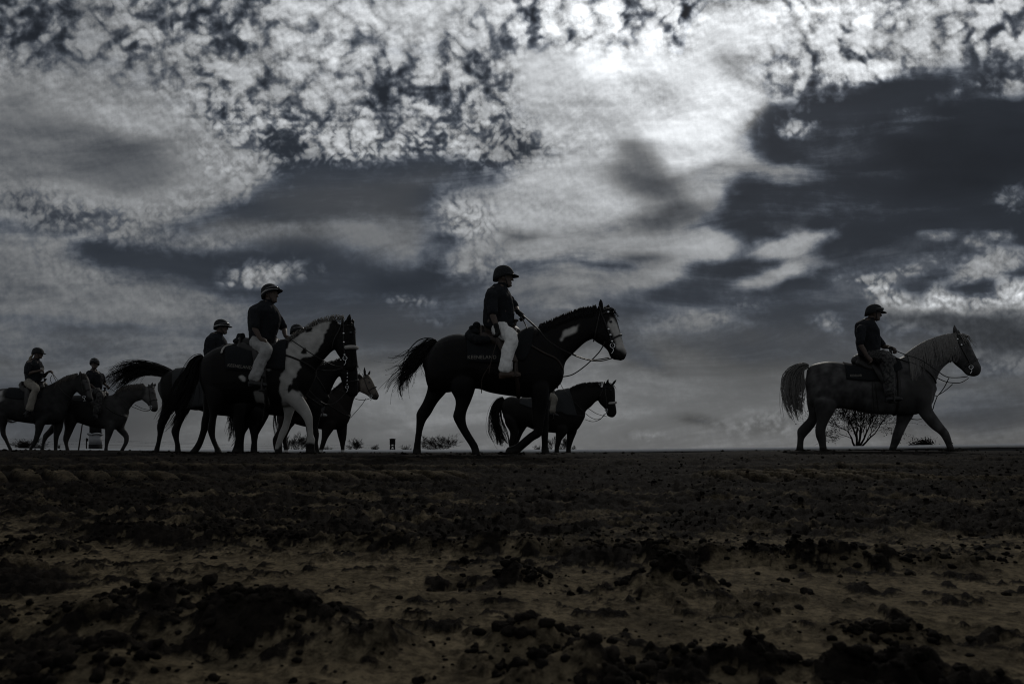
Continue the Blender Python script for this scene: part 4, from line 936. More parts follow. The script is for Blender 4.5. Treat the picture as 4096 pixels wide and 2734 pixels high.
# ------------------------------------------------------------------ riders, saddlery
M_SKIN = mat('skin', (0.055, 0.040, 0.032), 0.6, 0.12, 20.0, spec=0.25)
M_SHIRT = mat('dark_shirt', (0.010, 0.011, 0.013), 0.9, 0.2, 14.0, 0.15, 300.0, spec=0.1)
M_JEANS_W = mat('white_jeans', (0.55, 0.55, 0.535), 0.85, 0.3, 24.0, 0.25, 260.0, spec=0.1)
M_JEANS_G = mat('grey_jeans', (0.22, 0.22, 0.215), 0.85, 0.3, 24.0, 0.25, 260.0, spec=0.1)
M_TAN = mat('tan_breeches', (0.15, 0.14, 0.12), 0.85, 0.12, 24.0, 0.2, 260.0, spec=0.1)
M_CHAPS = mat('mottled_chaps', (0.006, 0.006, 0.006), 0.6, 0.3, 16.0, col2=(0.045, 0.044, 0.042), spec=0.2)
M_BOOT = mat('brown_boot', (0.035, 0.022, 0.014), 0.5, 0.3, 20.0, spec=0.3)
M_BOOTK = mat('black_boot', (0.006, 0.006, 0.006), 0.45, 0.2, 20.0, spec=0.3)
M_HELM = mat('helmet_cloth', (0.010, 0.011, 0.012), 0.75, 0.15, 12.0, 0.1, 300.0, spec=0.15)
M_BAND = mat('pale_band', (0.20, 0.20, 0.195), 0.8, 0.1)
M_LEATHER = mat('dark_leather', (0.008, 0.007, 0.006), 0.5, 0.3, 30.0, spec=0.3)
M_LEATHER2 = mat('brown_leather', (0.020, 0.013, 0.009), 0.5, 0.3, 30.0, spec=0.3)
M_CLOTH = mat('dark_blanket', (0.011, 0.012, 0.013), 0.95, 0.25, 40.0, 0.3, 240.0, spec=0.08)
M_CLOTH2 = mat('slate_blanket', (0.028, 0.029, 0.030), 0.95, 0.25, 40.0, 0.3, 240.0, spec=0.08)
M_METAL = mat('steel', (0.55, 0.55, 0.55), 0.25, 0.05, metal=1.0)
M_FLEECE = mat('fleece', (0.30, 0.29, 0.27), 1.0, 0.3, 90.0, 0.9, 150.0)
M_PRINT = mat('pale_print', (0.16, 0.15, 0.13), 0.9, 0.25, 60.0)
M_GLOVE = mat('black_glove', (0.006, 0.006, 0.006), 0.7, 0.2, spec=0.15)
M_HAIRB = mat('blonde_hair', (0.20, 0.17, 0.12), 0.6, 0.3, 40.0)
M_LENS = mat('goggle_lens', (0.02, 0.02, 0.022), 0.1, 0.0, spec=0.6)
M_CUP = mat('paper_cup', (0.30, 0.29, 0.27), 0.7, 0.1)

def head_solid(mb, c, yaw, pitch=0.0, k=1.0):
    Rm = Matrix.Rotation(yaw, 3, 'Z') @ Matrix.Rotation(pitch, 3, 'Y')
    T = lambda x, y, z: Vector(c) + Rm @ Vector((x * k, y * k, z * k))
    S = [(-.117, .035, .080, .026), (-.104, .005, .098, .042), (-.085, -.03, .099, .052), (-.055, -.06, .094, .062), (-.02, -.088, .092, .070), (.02, -.098, .089, .075), (.06, -.098, .086, .074), (.09, -.082, .066, .060), (.112, -.045, .03, .03)]
    rg = []
    for z, xb, xf, w in S:
        rg.append([T((xb + xf) / 2 + (xf - xb) / 2 * math.cos(t), w * math.sin(t), z) for t in [2 * math.pi * j / 16 for j in range(16)]])
    mb.rings(rg)
    mb.limb([T(.088, 0, .022), T(.104, 0, -.008), T(.117, 0, -.030)], [.010 * k, .012 * k, .015 * k], 8)       # nose
    mb.limb([T(.080, -.045, .032), T(.097, 0, .030), T(.080, .045, .032)], [.010 * k] * 3, 8)                  # brow
    mb.limb([T(.083, -.022, -.066), T(.098, 0, -.062), T(.083, .022, -.066)], [.008 * k] * 3, 8)               # lips
    mb.limb([T(.080, -.018, -.098), T(.094, 0, -.100), T(.080, .018, -.098)], [.012 * k] * 3, 8)               # chin
    for s in (-1, 1): mb.ball(T(-.005, s * .077, -.008), (.022 * k, .012 * k, .032 * k), 6)                    # ears
    return T
def hand_solid(mb, w, d, up, curl=0.7, k=1.0):
    """palm, four unequal bent fingers and a thumb; w wrist, d pointing direction, up back of the hand"""
    d = d.normalized(); up = (up - d * up.dot(d)).normalized(); sd = d.cross(up)
    P = lambda a, b, c: w + (d * a + sd * b + up * c) * k
    mb.limb([P(0, 0, 0), P(.045, 0, 0), P(.085, 0, 0)], [.026 * k, .034 * k, .033 * k], 10)
    for i, (b, ln) in enumerate(((-.032, .068), (-.011, .078), (.011, .072), (.031, .056))):
        p0 = P(.080, b, .002); p1 = P(.080 + ln * .45, b * 1.1, -ln * .18 * curl); p2 = P(.080 + ln * (.75 - .25 * curl), b * 1.1, -ln * .62 * curl); p3 = P(.080 + ln * (.95 - .75 * curl), b, -ln * .95 * curl)
        mb.limb([p0, p1, p2, p3], [.0105 * k, .0100 * k, .0092 * k, .008 * k], 7, sub=2)
    mb.limb([P(.025, -.030, -.006), P(.055, -.050, -.018), P(.080, -.046, -.034)], [.013 * k, .011 * k, .009 * k], 7, sub=2)
def helmet(root, off, T, k=1.0, band=None, gog=False, tilt=0.0, brim=0.06, button=True):
    """skull cap with a short peak; T maps head coordinates to the rider's"""
    cs, sn = math.cos(tilt), math.sin(tilt)
    Q = lambda x, y, z: T(x * cs + z * sn, y, z * cs - x * sn)
    A, B, Cz, z0 = .136, .112, .128, .030
    mb = MB(); rg = []
    for i in range(0, 9):
        e = i / 8 * math.pi / 2; ring = []
        for j in range(28):
            t = 2 * math.pi * j / 28; low = (-.062 * max(0, -math.cos(t)) - .030 * abs(math.sin(t))) * max(0, 1 - i / 2.5)
            ring.append(Q(-.004 + A * math.cos(e) ** .92 * math.cos(t), B * math.cos(e) ** .92 * math.sin(t), z0 + Cz * math.sin(e) + low))
        rg.append(ring)
    inner = [[Q(0, 0, z0) + (p - Q(0, 0, z0)) * .93 for p in r] for r in rg[:6]][::-1]
    mb.rings(inner[:] + rg)
    h = link('helmet', mb.mesh(off=off), M_HELM, root)
    pk = MB(); out = []; inn = []
    for j in range(13):
        t = (j / 12 - .5) * math.pi * .92; r = 1 + (brim / A) * math.cos(t) ** .7 if abs(t) < 1.5 else 1
        out.append((Q(-.004 + A * r * math.cos(t), B * (1 + .10 * math.cos(t)) * math.sin(t), z0 - .006 - .012 * math.cos(t)), Q(-.004 + A * r * math.cos(t), B * (1 + .10 * math.cos(t)) * math.sin(t), z0 + .004 - .012 * math.cos(t))))
        inn.append((Q(-.004 + A * .95 * math.cos(t), B * .95 * math.sin(t), z0 - .004), Q(-.004 + A * .95 * math.cos(t), B * .95 * math.sin(t), z0 + .014)))
    pk.rings([[out[j][0], out[j][1], inn[j][1], inn[j][0]] for j in range(13)])
    link('peak', pk.mesh(off=off), M_HELM, h)
    st = MB()
    for s in (-1, 1): st.limb([Q(.015, s * .098, .03), T(.03, s * .080, -.045), T(.05, s * .035, -.108), T(.055, 0, -.120)], [.006] * 4, 6)
    link('chin_strap', st.mesh(off=off), M_LEATHER, h)
    if button: link('button', MB().ball(Q(-.004, 0, z0 + Cz), (.010, .010, .005), 6).mesh(off=off), M_HELM, h)
    if band:
        bd = MB(); rg = []
        for j in range(25):
            t = 2 * math.pi * j / 24; dz = -.034 * max(0, -math.cos(t)) - .008 * abs(math.sin(t)); q = 1.015
            rg.append([Q(-.004 + A * q * math.cos(t), B * q * math.sin(t), z0 + .004 + dz), Q(-.004 + A * q * math.cos(t) * .985, B * q * math.sin(t) * .985, z0 + .024 + dz), Q(-.004 + A * .95 * math.cos(t), B * .95 * math.sin(t), z0 + .022 + dz), Q(-.004 + A * .95 * math.cos(t), B * .95 * math.sin(t), z0 + .006 + dz)])
        bd.rings(rg, cap=False); link('band', bd.mesh(off=off), band, h)
    if gog:
        g = MB()
        for s in (-1, 1): g.limb([Q(.128, s * .012, z0 + .040), Q(.112, s * .060, z0 + .042), Q(.070, s * .090, z0 + .040), Q(0, s * .108, z0 + .03)], [.016, .020, .012, .006], 8)
        go = link('goggles', g.mesh(off=off), M_LENS, h)
    return h
def rider(label, H, torso, head_c, yaw, arms, legs, shirt=M_SHIRT, pants=M_JEANS_G, boot=M_BOOT, sleeve=0.55, vox=0.011, k=1.0, pitch=0.0, helm={}, gloves=False, seat_l=0.0, tall=False, hairpony=False):
    """torso: (back x, y, front x, y, half width); arms/legs: (joint points (x, y, side offset), ...)"""
    fr = H.fr; root_l = fr((torso[-1][0] + torso[-1][2]) / 2, (torso[-1][1] + torso[-1][3]) / 2, seat_l); off = root_l
    root = empty('person', fr.world(root_l), fr.h); tag(root, label, 'person', 'riders on the track')
    body, sh, tr, bos, gls = MB(), MB(), MB(), [], []
    ts = [q if len(q) > 5 else q + (seat_l,) for q in torso]
    def shrink(q, f): cx, cy = (q[0] + q[2]) / 2, (q[1] + q[3]) / 2; return (cx + (q[0] - cx) * f, cy + (q[1] - cy) * f, cx + (q[2] - cx) * f, cy + (q[3] - cy) * f, q[4] * f, q[5])
    body.rings(sections(fr, [shrink(q, .93) for q in ts], n=18)); sh.rings(sections(fr, ts, n=18))
    hc = fr(*head_c)
    T = head_solid(body, hc, yaw, pitch, k)
    nb = fr((torso[0][0] + torso[0][2]) / 2, (torso[0][1] + torso[0][3]) / 2, seat_l)
    body.limb([nb + Vector((0, 0, -.06)), nb, T(-.018, 0, -.06)], [.066 * k, .058 * k, .052 * k], 12)
    sh.limb([nb + Vector((0, 0, -.04)), nb + Vector((.004, 0, .012))], [.080 * k, .066 * k], 14, sub=1)
    for a in arms:
        p = [fr(*q) for q in a[:3]]; rad = [.056 * k, .045 * k, .031 * k]
        body.limb([p[0] + Vector((0, 0, 0)), p[0] * .5 + p[1] * .5, p[1], p[1] * .5 + p[2] * .5, p[2]], [.055 * k, .048 * k, .041 * k, .039 * k, .028 * k], 10)
        e = p[0] + (p[1] - p[0]) * (sleeve / .55) if sleeve <= .55 else None
        tp = [p[0], p[0] * .5 + p[1] * .5] + ([p[0] + (p[1] - p[0]) * .92] if sleeve <= .55 else [p[1], p[1] * .5 + p[2] * .5, p[1] * .12 + p[2] * .88])
        sh.limb(tp, [.078 * k, .070 * k] + ([.066 * k] if sleeve <= .55 else [.054 * k, .050 * k, .040 * k]), 12)
        d = (p[2] - p[1]).normalized(); hd = (fr(*a[3]) - p[2]) if len(a) > 3 else d
        upv = Vector((0, 0, 1)) if abs(hd.normalized().z) < .8 else Vector((1, 0, 0))
        gl = MB(); gls.append(gl)
        hand_solid(gl if gloves else body, p[2], hd, upv, a[4] if len(a) > 4 else .8, k)
        if gloves: gl.limb([p[2] - d * .03, p[2]], [.034 * k, .036 * k], 10, sub=1)
    for a in legs:
        p = [fr(*q) for q in a[:3]]; toe = fr(*a[3]); w = a[4] if len(a) > 4 else 1.0
        path = [p[0], p[0] * .5 + p[1] * .5, p[1], p[1] * .6 + p[2] * .4, p[2]]
        body.limb(path, [.088 * k, .078 * k, .058 * k, .054 * k, .036 * k], 12)
        tr.limb(path[:4] + [p[1] * .10 + p[2] * .90], [.105 * k * w, .098 * k * w, .083 * k * w, .080 * k * w, .082 * k * w], 14)
        tr.limb([fr((torso[-1][0] + torso[-1][2]) / 2, (torso[-1][1] + torso[-1][3]) / 2, seat_l), p[0]], [.13 * k, .112 * k], 14, sub=1)
        ft = (toe - p[2]); bo = MB(); bos.append(bo)
        body.limb([p[2], p[2] + ft * .5, toe], [.036 * k, .036 * k, .028 * k], 8)
        bo.limb([p[2] + Vector((-.035, 0, -.03)), p[2] + ft * .45 + Vector((0, 0, -.015)), toe + Vector((0, 0, 0))], [.046 * k, .046 * k, .036 * k], 10)
        bo.limb([p[2] + (p[1] - p[2]) * (.80 if tall else .30), p[2] + (p[1] - p[2]) * .1, p[2]], [.066 * k if tall else .052 * k, .05 * k, .048 * k], 12)
        bo.box(p[2] + Vector((-.07, -.030, -.085)), p[2] + Vector((-.01, .030, -.05)))
    link('body', remesh(body, vox, 3, .5, off), M_SKIN, root)
    s = remesh(sh, vox * 1.15, 5, .5, off); crease(s, .016, 9.0, rs.random() * 50); link('shirt', s, shirt, root)
    s = remesh(tr, vox * 1.15, 5, .5, off); crease(s, .018, 12.0, rs.random() * 50); link('trousers', s, pants, root)
    for bo in bos: link('boot', remesh(bo, vox * 1.1, 3, .5, off), boot, root)
    if gloves:
        for gl in gls: link('glove', remesh(gl, vox * .9, 2, .5, off), M_GLOVE, root)
    # shirt collar
    cl = MB(); rg = []
    for j in range(15):
        t = 2 * math.pi * (j / 14 * .86 + .07); r = .068 * k
        c = nb + Vector((.006, 0, .0)); q = lambda rr, z: c + Matrix.Rotation(yaw * .4, 3, 'Z') @ Vector((rr * math.cos(t), rr * math.sin(t) * .95, z))
        rg.append([q(r, -.005), q(r * 1.18, -.008), q(r * 1.12, .024), q(r * .97, .034)])
    cl.rings(rg); link('collar', cl.mesh(off=off), shirt, root)
    helmet(root, off, T, k, **helm)
    if hairpony:
        L = []
        for i in range(70):
            tt = np.linspace(0, 1, 7); a0 = np.array(T(-.09, rs.normal() * .02, -.03)[:])
            o = a0 + np.stack([-.05 * np.sin(tt * 3) - .02 * tt, rs.normal() * .02 + tt * -.03, -.24 * tt * rs.uniform(.6, 1.1)], -1) + (rs.normal(size=3) * .02) * tt[:, None]
            L.append(o)
        link('hair', strands(L, .004, .0015, off=off), M_HAIRB, root)
    return root, off
# ---- draped cloth over a horse's back
def drape(H, xs_top, hem, out=0.014, n=12, far=True, thick=0.012):
    """xs_top: column pixels left to right at the spine; hem: matching lower pixels"""
    fr = H.fr; cols = []
    for (tx, ty), (hx_, hy_) in zip(xs_top, hem):
        top = fr(tx, ty); bot = fr(hx_, hy_, -.3)
        def half(s):
            pts = []; lat = 0.0
            for i in range(n + 1):
                t = i / n; x = top.x + (bot.x - top.x) * t; z = top.z + .06 + (bot.z - top.z - .06) * t
                c = H.bvh.ray_cast(Vector((x, s * 1.2, z)), Vector((0, -s, 0)))[0]
                if c is not None: lat = max(lat, abs(c.y))
                if c is None and lat == 0.0: continue
                pts.append(Vector((x, s * (lat + out), z)))
            return pts
        a = half(-1); b = half(1) if far else []
        c = H.bvh.ray_cast(Vector((top.x, 0, 3.0)), Vector((0, 0, -1)))[0]
        tp = Vector((top.x, 0, (c.z if c is not None else top.z) + out))
        path = list(reversed(a)) + [tp] + b
        # resample evenly
        d = [0]
        for i in range(1, len(path)): d.append(d[-1] + (path[i] - path[i - 1]).length)
        m = 2 * n + 1; res = []
        for i in range(m):
            q = d[-1] * i / (m - 1); j = max(0, min(len(path) - 2, int(np.searchsorted(d, q) - 1)))
            f = (q - d[j]) / max(d[j + 1] - d[j], 1e-6); res.append(path[j].lerp(path[j + 1], f))
        cols.append(res)
    # smooth across columns a little
    k = len(cols[0]); sub = []
    for i in range(len(cols) - 1):
        for t in (0, .25, .5, .75): sub.append([cols[i][j].lerp(cols[i + 1][j], t) for j in range(k)])
    sub.append(cols[-1])
    V = [p for c in sub for p in c]; F = [(i * k + j, i * k + j + 1, (i + 1) * k + j + 1, (i + 1) * k + j) for i in range(len(sub) - 1) for j in range(k - 1)]
    bm = bmesh.new(); vs = [bm.verts.new(p) for p in V]
    for f in F: bm.faces.new([vs[i] for i in f])
    bmesh.ops.recalc_face_normals(bm, faces=bm.faces)
    if sum(f.normal.z for f in bm.faces) < 0: bmesh.ops.reverse_faces(bm, faces=bm.faces)
    bmesh.ops.smooth_vert(bm, verts=bm.verts, factor=.4, use_axis_x=True, use_axis_y=True, use_axis_z=True)
    bmesh.ops.solidify(bm, geom=bm.faces[:], thickness=-thick)
    me = bpy.data.meshes.new('cloth'); bm.to_mesh(me); bm.free(); return me
def blanket(label, H, top, hem, m=M_CLOTH, text=None, **kw):
    me = drape(H, top, hem, **kw); crease(me, .006, 8.0, 3)
    o = link('saddle_blanket', me, m); o.location = H.fr.org; o.rotation_euler = (0, 0, H.fr.h)
    tag(o, label, 'saddle blanket', 'saddle blankets on the horses')
    if text:
        s, (tx, ty), hgt, rot, squeeze = text
        cu = bpy.data.curves.new('lettering', 'FONT'); cu.body = s; cu.size = hgt; cu.extrude = .0015; cu.space_character = 1.05
        t = bpy.data.objects.new('tmp', cu); COL.objects.link(t); bpy.context.view_layer.update()
        tm = bpy.data.meshes.new_from_object(t.evaluated_get(bpy.context.evaluated_depsgraph_get())); bpy.data.objects.remove(t)
        p = H.fr(tx, ty, -.32); bv = BVHTree.FromPolygons([v.co[:] for v in me.vertices], [q.vertices[:] for q in me.polygons])
        a = R(rot)
        for v in tm.vertices:
            x, z = v.co.x * squeeze, v.co.y; d_ = v.co.z
            X, Z = p.x + x * math.cos(a) - z * math.sin(a), p.z + x * math.sin(a) + z * math.cos(a)
            hit = bv.ray_cast(Vector((X, -1.2, Z)), Vector((0, 1, 0)))[0]
            v.co = (X, (hit.y if hit else p.y) - .002 - d_, Z)
        link('lettering', tm, M_PRINT, o, smooth=False)
    return o
def straps(H, name, lines, m, parent, w=.009, off=Vector((0, 0, 0)), both=True, out=.006, free=False, side=-1):
    """strap(s) following pixel lines over the horse's skin; free: points carry their own side offset"""
    mb = MB()
    for ln in lines:
        for s in ((-1, 1) if both and not free else (side,)):
            if free: P = [H.fr(*p) for p in ln]
            else:
                Q, _ = smooth_path([H.fr(*p) for p in ln], 0, 5); P = [surf(H, q, s, out) for q in Q]
            mb.limb(P, [w] * len(P), 6, sub=4 if free else 1)
    return link(name, mb.mesh(off=off), m, parent)
def ring(mb, c, r, w, ax='y'):
    rg = []
    for j in range(13):
        t = 2 * math.pi * j / 12; d = Vector((math.cos(t), 0, math.sin(t)))
        rg.append([c + d * (r + w * math.cos(q)) + Vector((0, w * math.sin(q), 0)) for q in [2 * math.pi * i / 5 for i in range(5)]])
    mb.rings(rg, cap=False)
def bridle(label, H, cheek, brow, nose, bit, throat=None, fleece=False, reins=(), conchos=()):
    off = H.fr(*bit); root = empty('bridle', H.fr.world(off), H.fr.h); tag(root, label, 'bridle', 'bridles on the horses')
    for nm_, ln_ in (('cheek_strap', cheek), ('brow_band', brow), ('throat_lash', throat)):
        if ln_:
            for s_ in (-1, 1): straps(H, nm_, [ln_], M_LEATHER, root, .010, off, both=False, side=s_)
    P = [H.fr(*p) for p in nose]; f = P[0]; mb = MB()
    side = [surf(H, q, -1, .008) for q in smooth_path(P, 0, 4)[0]]; sid2 = [Vector((q.x, -q.y, q.z)) for q in side]
    fc = H.bvh.ray_cast(f + Vector((.6, 0, .12)), Vector((-.6, 0, -.12)).normalized())[0]
    mid = [Vector(((fc.x if fc else f.x) + .008, 0, (fc.z if fc else f.z)))]
    w = .030 if fleece else .011
    mb.limb(list(reversed(side)) + mid + sid2, [w] * (2 * len(side) + 1), 8, sub=2)
    me = mb.mesh(off=off)
    link('noseband', me, M_FLEECE if fleece else M_LEATHER, root)
    bt = MB(); cc = [surf(H, H.fr(*bit), s, .012) for s in (-1, 1)]
    for c in cc:
        ring(bt, c, .030, .006); bt.limb([c + Vector((0, 0, -.03)), c + Vector((.012, 0, -.06)), c + Vector((-.012, 0, -.10))], [.005] * 3, 6)
    bt.limb(cc, [.007, .007], 6, sub=1)
    link('bit', bt.mesh(off=off), M_METAL, root)
    for q in conchos: link('concho', MB().ball(surf(H, H.fr(*q), -1, .014), (.014, .006, .014), 6).mesh(off=off), M_METAL, root)
    for rn in reins: straps(H, 'rein', [rn], M_LEATHER, root, .0075, off, free=True)
    return root
def saddle(label, H, cantle, seat, pommel, horn, stirrup, fender=True, girth=None, m=M_LEATHER, breast=None, extra=None, western=True):
    fr = H.fr; off = fr(*seat); root = empty('saddle', fr.world(off), fr.h); tag(root, label, 'saddle', 'saddles on the horses')
    c, s, p = fr(*cantle), fr(*seat), fr(*pommel)
    mb = MB(); mb.limb([c + Vector((-.02, 0, -.05)), s + Vector((0, 0, -.03)), p + Vector((0, 0, -.05))], [.10, .11, .10], 14)
    for q in (-1, 1): mb.limb([c + Vector((0, q * .12, -.11)), s + Vector((0, q * .17, -.14)), p + Vector((0, q * .12, -.11))], [.07, .08, .07], 10)
    link('seat', remesh(mb, .015, 4, .5, off), m, root)
    mb = MB(); mb.limb([c + Vector((-.01, q * .17, -.07 - .05 * abs(q))) if abs(q) == 1 else c + Vector((-.02, q * .17, .02 - .05 * q * q)) for q in (-1, -.6, 0, .6, 1)], [.022, .028, .030, .028, .022], 10); link('cantle', mb.mesh(off=off), m, root)
    mb = MB(); mb.limb([p + Vector((0, q * .12, -.06 * abs(q))) for q in (-1, 0, 1)], [.035, .05, .035], 10)
    po = link('pommel', mb.mesh(off=off), m, root)
    if western:
        h = fr(*horn); mb = MB(); mb.limb([p, h * .7 + p * .3, h], [.026, .020, .022], 10); mb.ball(h + Vector((0, 0, .01)), (.042, .038, .020), 8); link('horn', mb.mesh(off=off), m, po)
    st = fr(*stirrup)
    for q in (-1, 1):
        y = q * abs(stirrup[2]); a = Vector((s.x + .06, q * .30, s.z - .16)); b = Vector((st.x, y, st.z))
        if fender:
            mb = MB(); P = [Vector((s.x + .02, q * .20, s.z - .06)), Vector((s.x + .05, q * .325, s.z - .20)), a.lerp(b, .45) + Vector((0, q * .03, 0)), b + Vector((0, 0, .12))]
            P, _ = smooth_path(P, 0, 4); rg = []
            for i, u in enumerate(P):
                wd = .075 if i < len(P) * .6 else .075 - .05 * (i / len(P) - .6) / .4; rg.append([u + Vector((-wd, 0, 0)), u + Vector((wd, 0, 0)), u + Vector((wd, q * .008, 0)), u + Vector((-wd, q * .008, 0))])
            mb.rings(rg); link('fender', mb.mesh(off=off), m, root)
        mb = MB(); mb.limb([b + Vector((.0, -.065, -.055)), b + Vector((.0, -.062, .01)), b + Vector((0, -.03, .09)), b + Vector((0, .03, .09)), b + Vector((.0, .062, .01)), b + Vector((.0, .065, -.055))], [.012] * 6, 8)
        mb.box(b + Vector((-.04, -.07, -.07)), b + Vector((.04, .07, -.055))); link('stirrup', mb.mesh(off=off), m, root)
    if girth:
        for s_ in (-1, 1): straps(H, 'girth', [girth], m, root, .03, off, out=-.012, both=False, side=s_)
    for br in (breast or []):
        for s_ in (-1, 1): straps(H, 'breast_strap', [br], m, root, .014, off, both=False, side=s_)
    for ex in (extra or []): straps(H, 'hanging_strap', [ex], m, root, .006, off, free=True)
    return root

# ================= main rider
blanket('dark blanket with pale lettering under the middle rider', HM, [(622,640),(700,655),(800,665),(900,655),(1000,610),(1075,565),(1135,560)], [(618,805),(700,812),(800,818),(870,820),(1000,800),(1060,795),(1110,690)],
        text=('KEENELAND', (622,782), .062, 0.0, .98))
saddle('western saddle under the middle rider', HM, (742,560), (870,590), (975,560), (985,500), (985,880,-.43), breast=[[(1000,640),(1100,705),(1200,760),(1290,800),(1340,870)]], girth=[(985,700),(990,900),(1010,1065)], m=M_LEATHER2,
       extra=[[(850,640,-.37),(810,770,-.36),(785,890,-.35)], [(800,820,-.36),(735,930,-.33),(730,1040,-.28)]])
_fr = frM; rM, oM = rider('rider in white jeans and dark helmet on the middle black horse', HM,
      [(835,222,925,248,.09),(770,262,950,300,.19),(752,320,968,345,.215),(746,400,976,410,.19),(740,480,977,480,.175),(755,555,960,545,.185)],
      (898,172), 0.0, [[(805,300,-.215),(812,440,-.29),(842,540,-.33),(862,620,-.335),.9], [(890,300,.215),(985,395,.25),(1005,430,.10),(1035,455,.06),1.0]],
      [[(872,560,-.14),(955,625,-.36),(905,885,-.42),(1010,905,-.45),1.0], [(872,560,.14),(955,625,.36),(905,885,.42),(1010,905,.45)]],
      pants=M_JEANS_W, gloves=True, vox=.010)
bag = MB(); 
for (x, y, r_b) in ((640,600,.05),(690,590,.07),(740,605,.06),(660,560,.035)): bag.ball(_fr(x, y, -.02), (r_b*1.2, .16, r_b), 10)
bag.limb([_fr(630,610,-.2), _fr(700,640,-.27), _fr(770,640,-.28)], [.05,.06,.05], 10); bag.limb([_fr(630,610,.2), _fr(700,640,.27), _fr(770,640,.28)], [.05,.06,.05], 10)
bg_me = remesh(bag, .012, 4); crease(bg_me, .016, 14, 5); bo_ = link('saddle_bag', bg_me, M_CLOTH); bo_.location = frM.org; tag(bo_, 'rolled dark saddle bag tied behind the middle rider', 'saddle bag')
rl = MB(); rl.limb([_fr(692,532,-.10), _fr(692,532,.10)], [.05, .05], 14, sub=1); q_ = link('rolled_jacket', rl.mesh(), M_CLOTH); q_.location = frM.org; tag(q_, 'round rolled jacket on top of the middle saddle bag', 'jacket')
bridle('studded bridle with white metal bits on the middle horse', HM, [(1612,395),(1640,480),(1672,570),(1708,665),(1712,690)], [(1625,455),(1680,442),(1730,440)], [(1780,605),(1740,625),(1690,650)], (1712,690), throat=[(1620,430),(1600,520),(1585,600),(1580,645)],
       reins=[[(1712,780,-.05),(1600,800,-.12),(1450,765,-.2),(1250,660,-.25),(1150,550,-.22),(1042,455,-.02)], [(1690,775,.05),(1560,790,.0),(1420,745,.0),(1200,600,.0),(1100,510,.02),(1042,452,.05)],
              [(1662,655,-.10),(1620,730,-.06),(1520,830,-.02),(1420,900,.0),(1345,918,.02)], [(1030,470,.0),(1060,520,-.02),(1075,560,-.1)]], conchos=[(1680,440),(1680,570),(1695,612),(1708,658)])

# ================= grey horse's rider
blanket('black blanket with rolled edge under the right rider', HG, [(700,650),(780,668),(900,690),(1030,688),(1150,655),(1220,620)], [(735,812),(800,820),(950,830),(1090,830),(1180,760),(1300,700)], text=('KEENELAND', (775,785), .055, 0.0, .55))
saddle('dark saddle under the right rider', HG, (850,600), (985,640), (1170,600), (1160,510), (1190,1000,-.42), girth=[(1195,700),(1200,900),(1200,1150)], breast=[[(1190,600),(1290,650),(1400,690),(1480,730),(1560,800),(1590,850)]],
       extra=[[(985,830,-.33),(995,960,-.31),(1003,1115,-.25)], [(1010,830,-.33),(1030,970,-.31),(1045,1110,-.25)]])
rG, oG = rider('rider in mottled chaps and dark helmet on the pale grey horse', HG,
      [(905,222,1015,262,.09),(832,272,1042,305,.19),(814,320,1056,350,.21),(826,420,1062,420,.19),(838,500,1066,500,.18),(860,590,1050,575,.19)],
      (1002,178), 0.0, [[(880,320,-.215),(872,470,-.30),(938,590,-.33),(975,625,-.33),.9], [(960,320,.215),(1085,490,.24),(1165,505,.08),(1205,530,.02),.9]],
      [[(985,590,-.15),(1130,600,-.37),(1160,985,-.41),(1260,1000,-.44),1.08], [(985,590,.15),(1130,600,.37),(1160,985,.41),(1260,1000,.44),1.08]],
      pants=M_CHAPS, boot=M_BOOTK, pitch=.08, helm=dict(gog=True), vox=.011)
bridle('plain dark bridle with brass buckles on the pale grey horse', HG, [(1775,380),(1795,440),(1830,520),(1880,610),(1925,690)], [(1790,430),(1850,412),(1890,410)], [(1995,620),(1930,650),(1870,690)], (1922,700), throat=[(1785,420),(1775,520),(1755,640)],
       reins=[[(1905,785,-.06),(1800,795,-.12),(1700,785,-.2),(1600,720,-.22),(1450,620,-.22),(1290,568,-.15),(1160,510,.02)], [(1915,800,.05),(1830,845,.0),(1700,835,.0),(1600,790,.05)],
              [(1725,800,-.05),(1680,890,-.03),(1620,965,.0),(1588,965,.0)], [(1760,860,.0),(1690,920,.0),(1620,965,.0)], [(1615,970,.0),(1585,1050,.0),(1560,1115,.0),(1450,1195,.0),(1345,1190,.0)]], conchos=[(1793,430),(1825,487),(1775,520)])

# ================= pinto's rider
blanket('dark blanket with fleece edge and lettering on the pinto', HP, [(740,604),(830,602),(950,606),(1080,592),(1180,575),(1270,556)], [(735,815),(830,820),(950,830),(1080,805),(1180,812),(1245,815)],
        text=('KEENELAND', (748,782), .060, -6.0, .92))
fl = MB(); Pn = smooth_path([frP(*p) for p in [(800,605),(760,620),(735,650),(728,685)]], 0, 4)[0]; fl.limb([surf(HP, q, -1, .02) for q in Pn], [.014] * len(Pn), 8, sub=1); q_ = link('fleece_trim', fl.mesh(), M_FLEECE, bpy.data.objects['saddle_blanket.002'])
saddle('western saddle under the pinto rider', HP, (880,560), (1010,590), (1165,560), (1150,535), (1050,955,-.43), girth=[(1070,700),(1090,900),(1100,1115)], breast=[[(1160,670),(1250,700),(1340,730),(1430,770),(1500,815)]], extra=[[(1075,960,-.36),(1070,1100,-.33),(1055,1250,-.28)]])
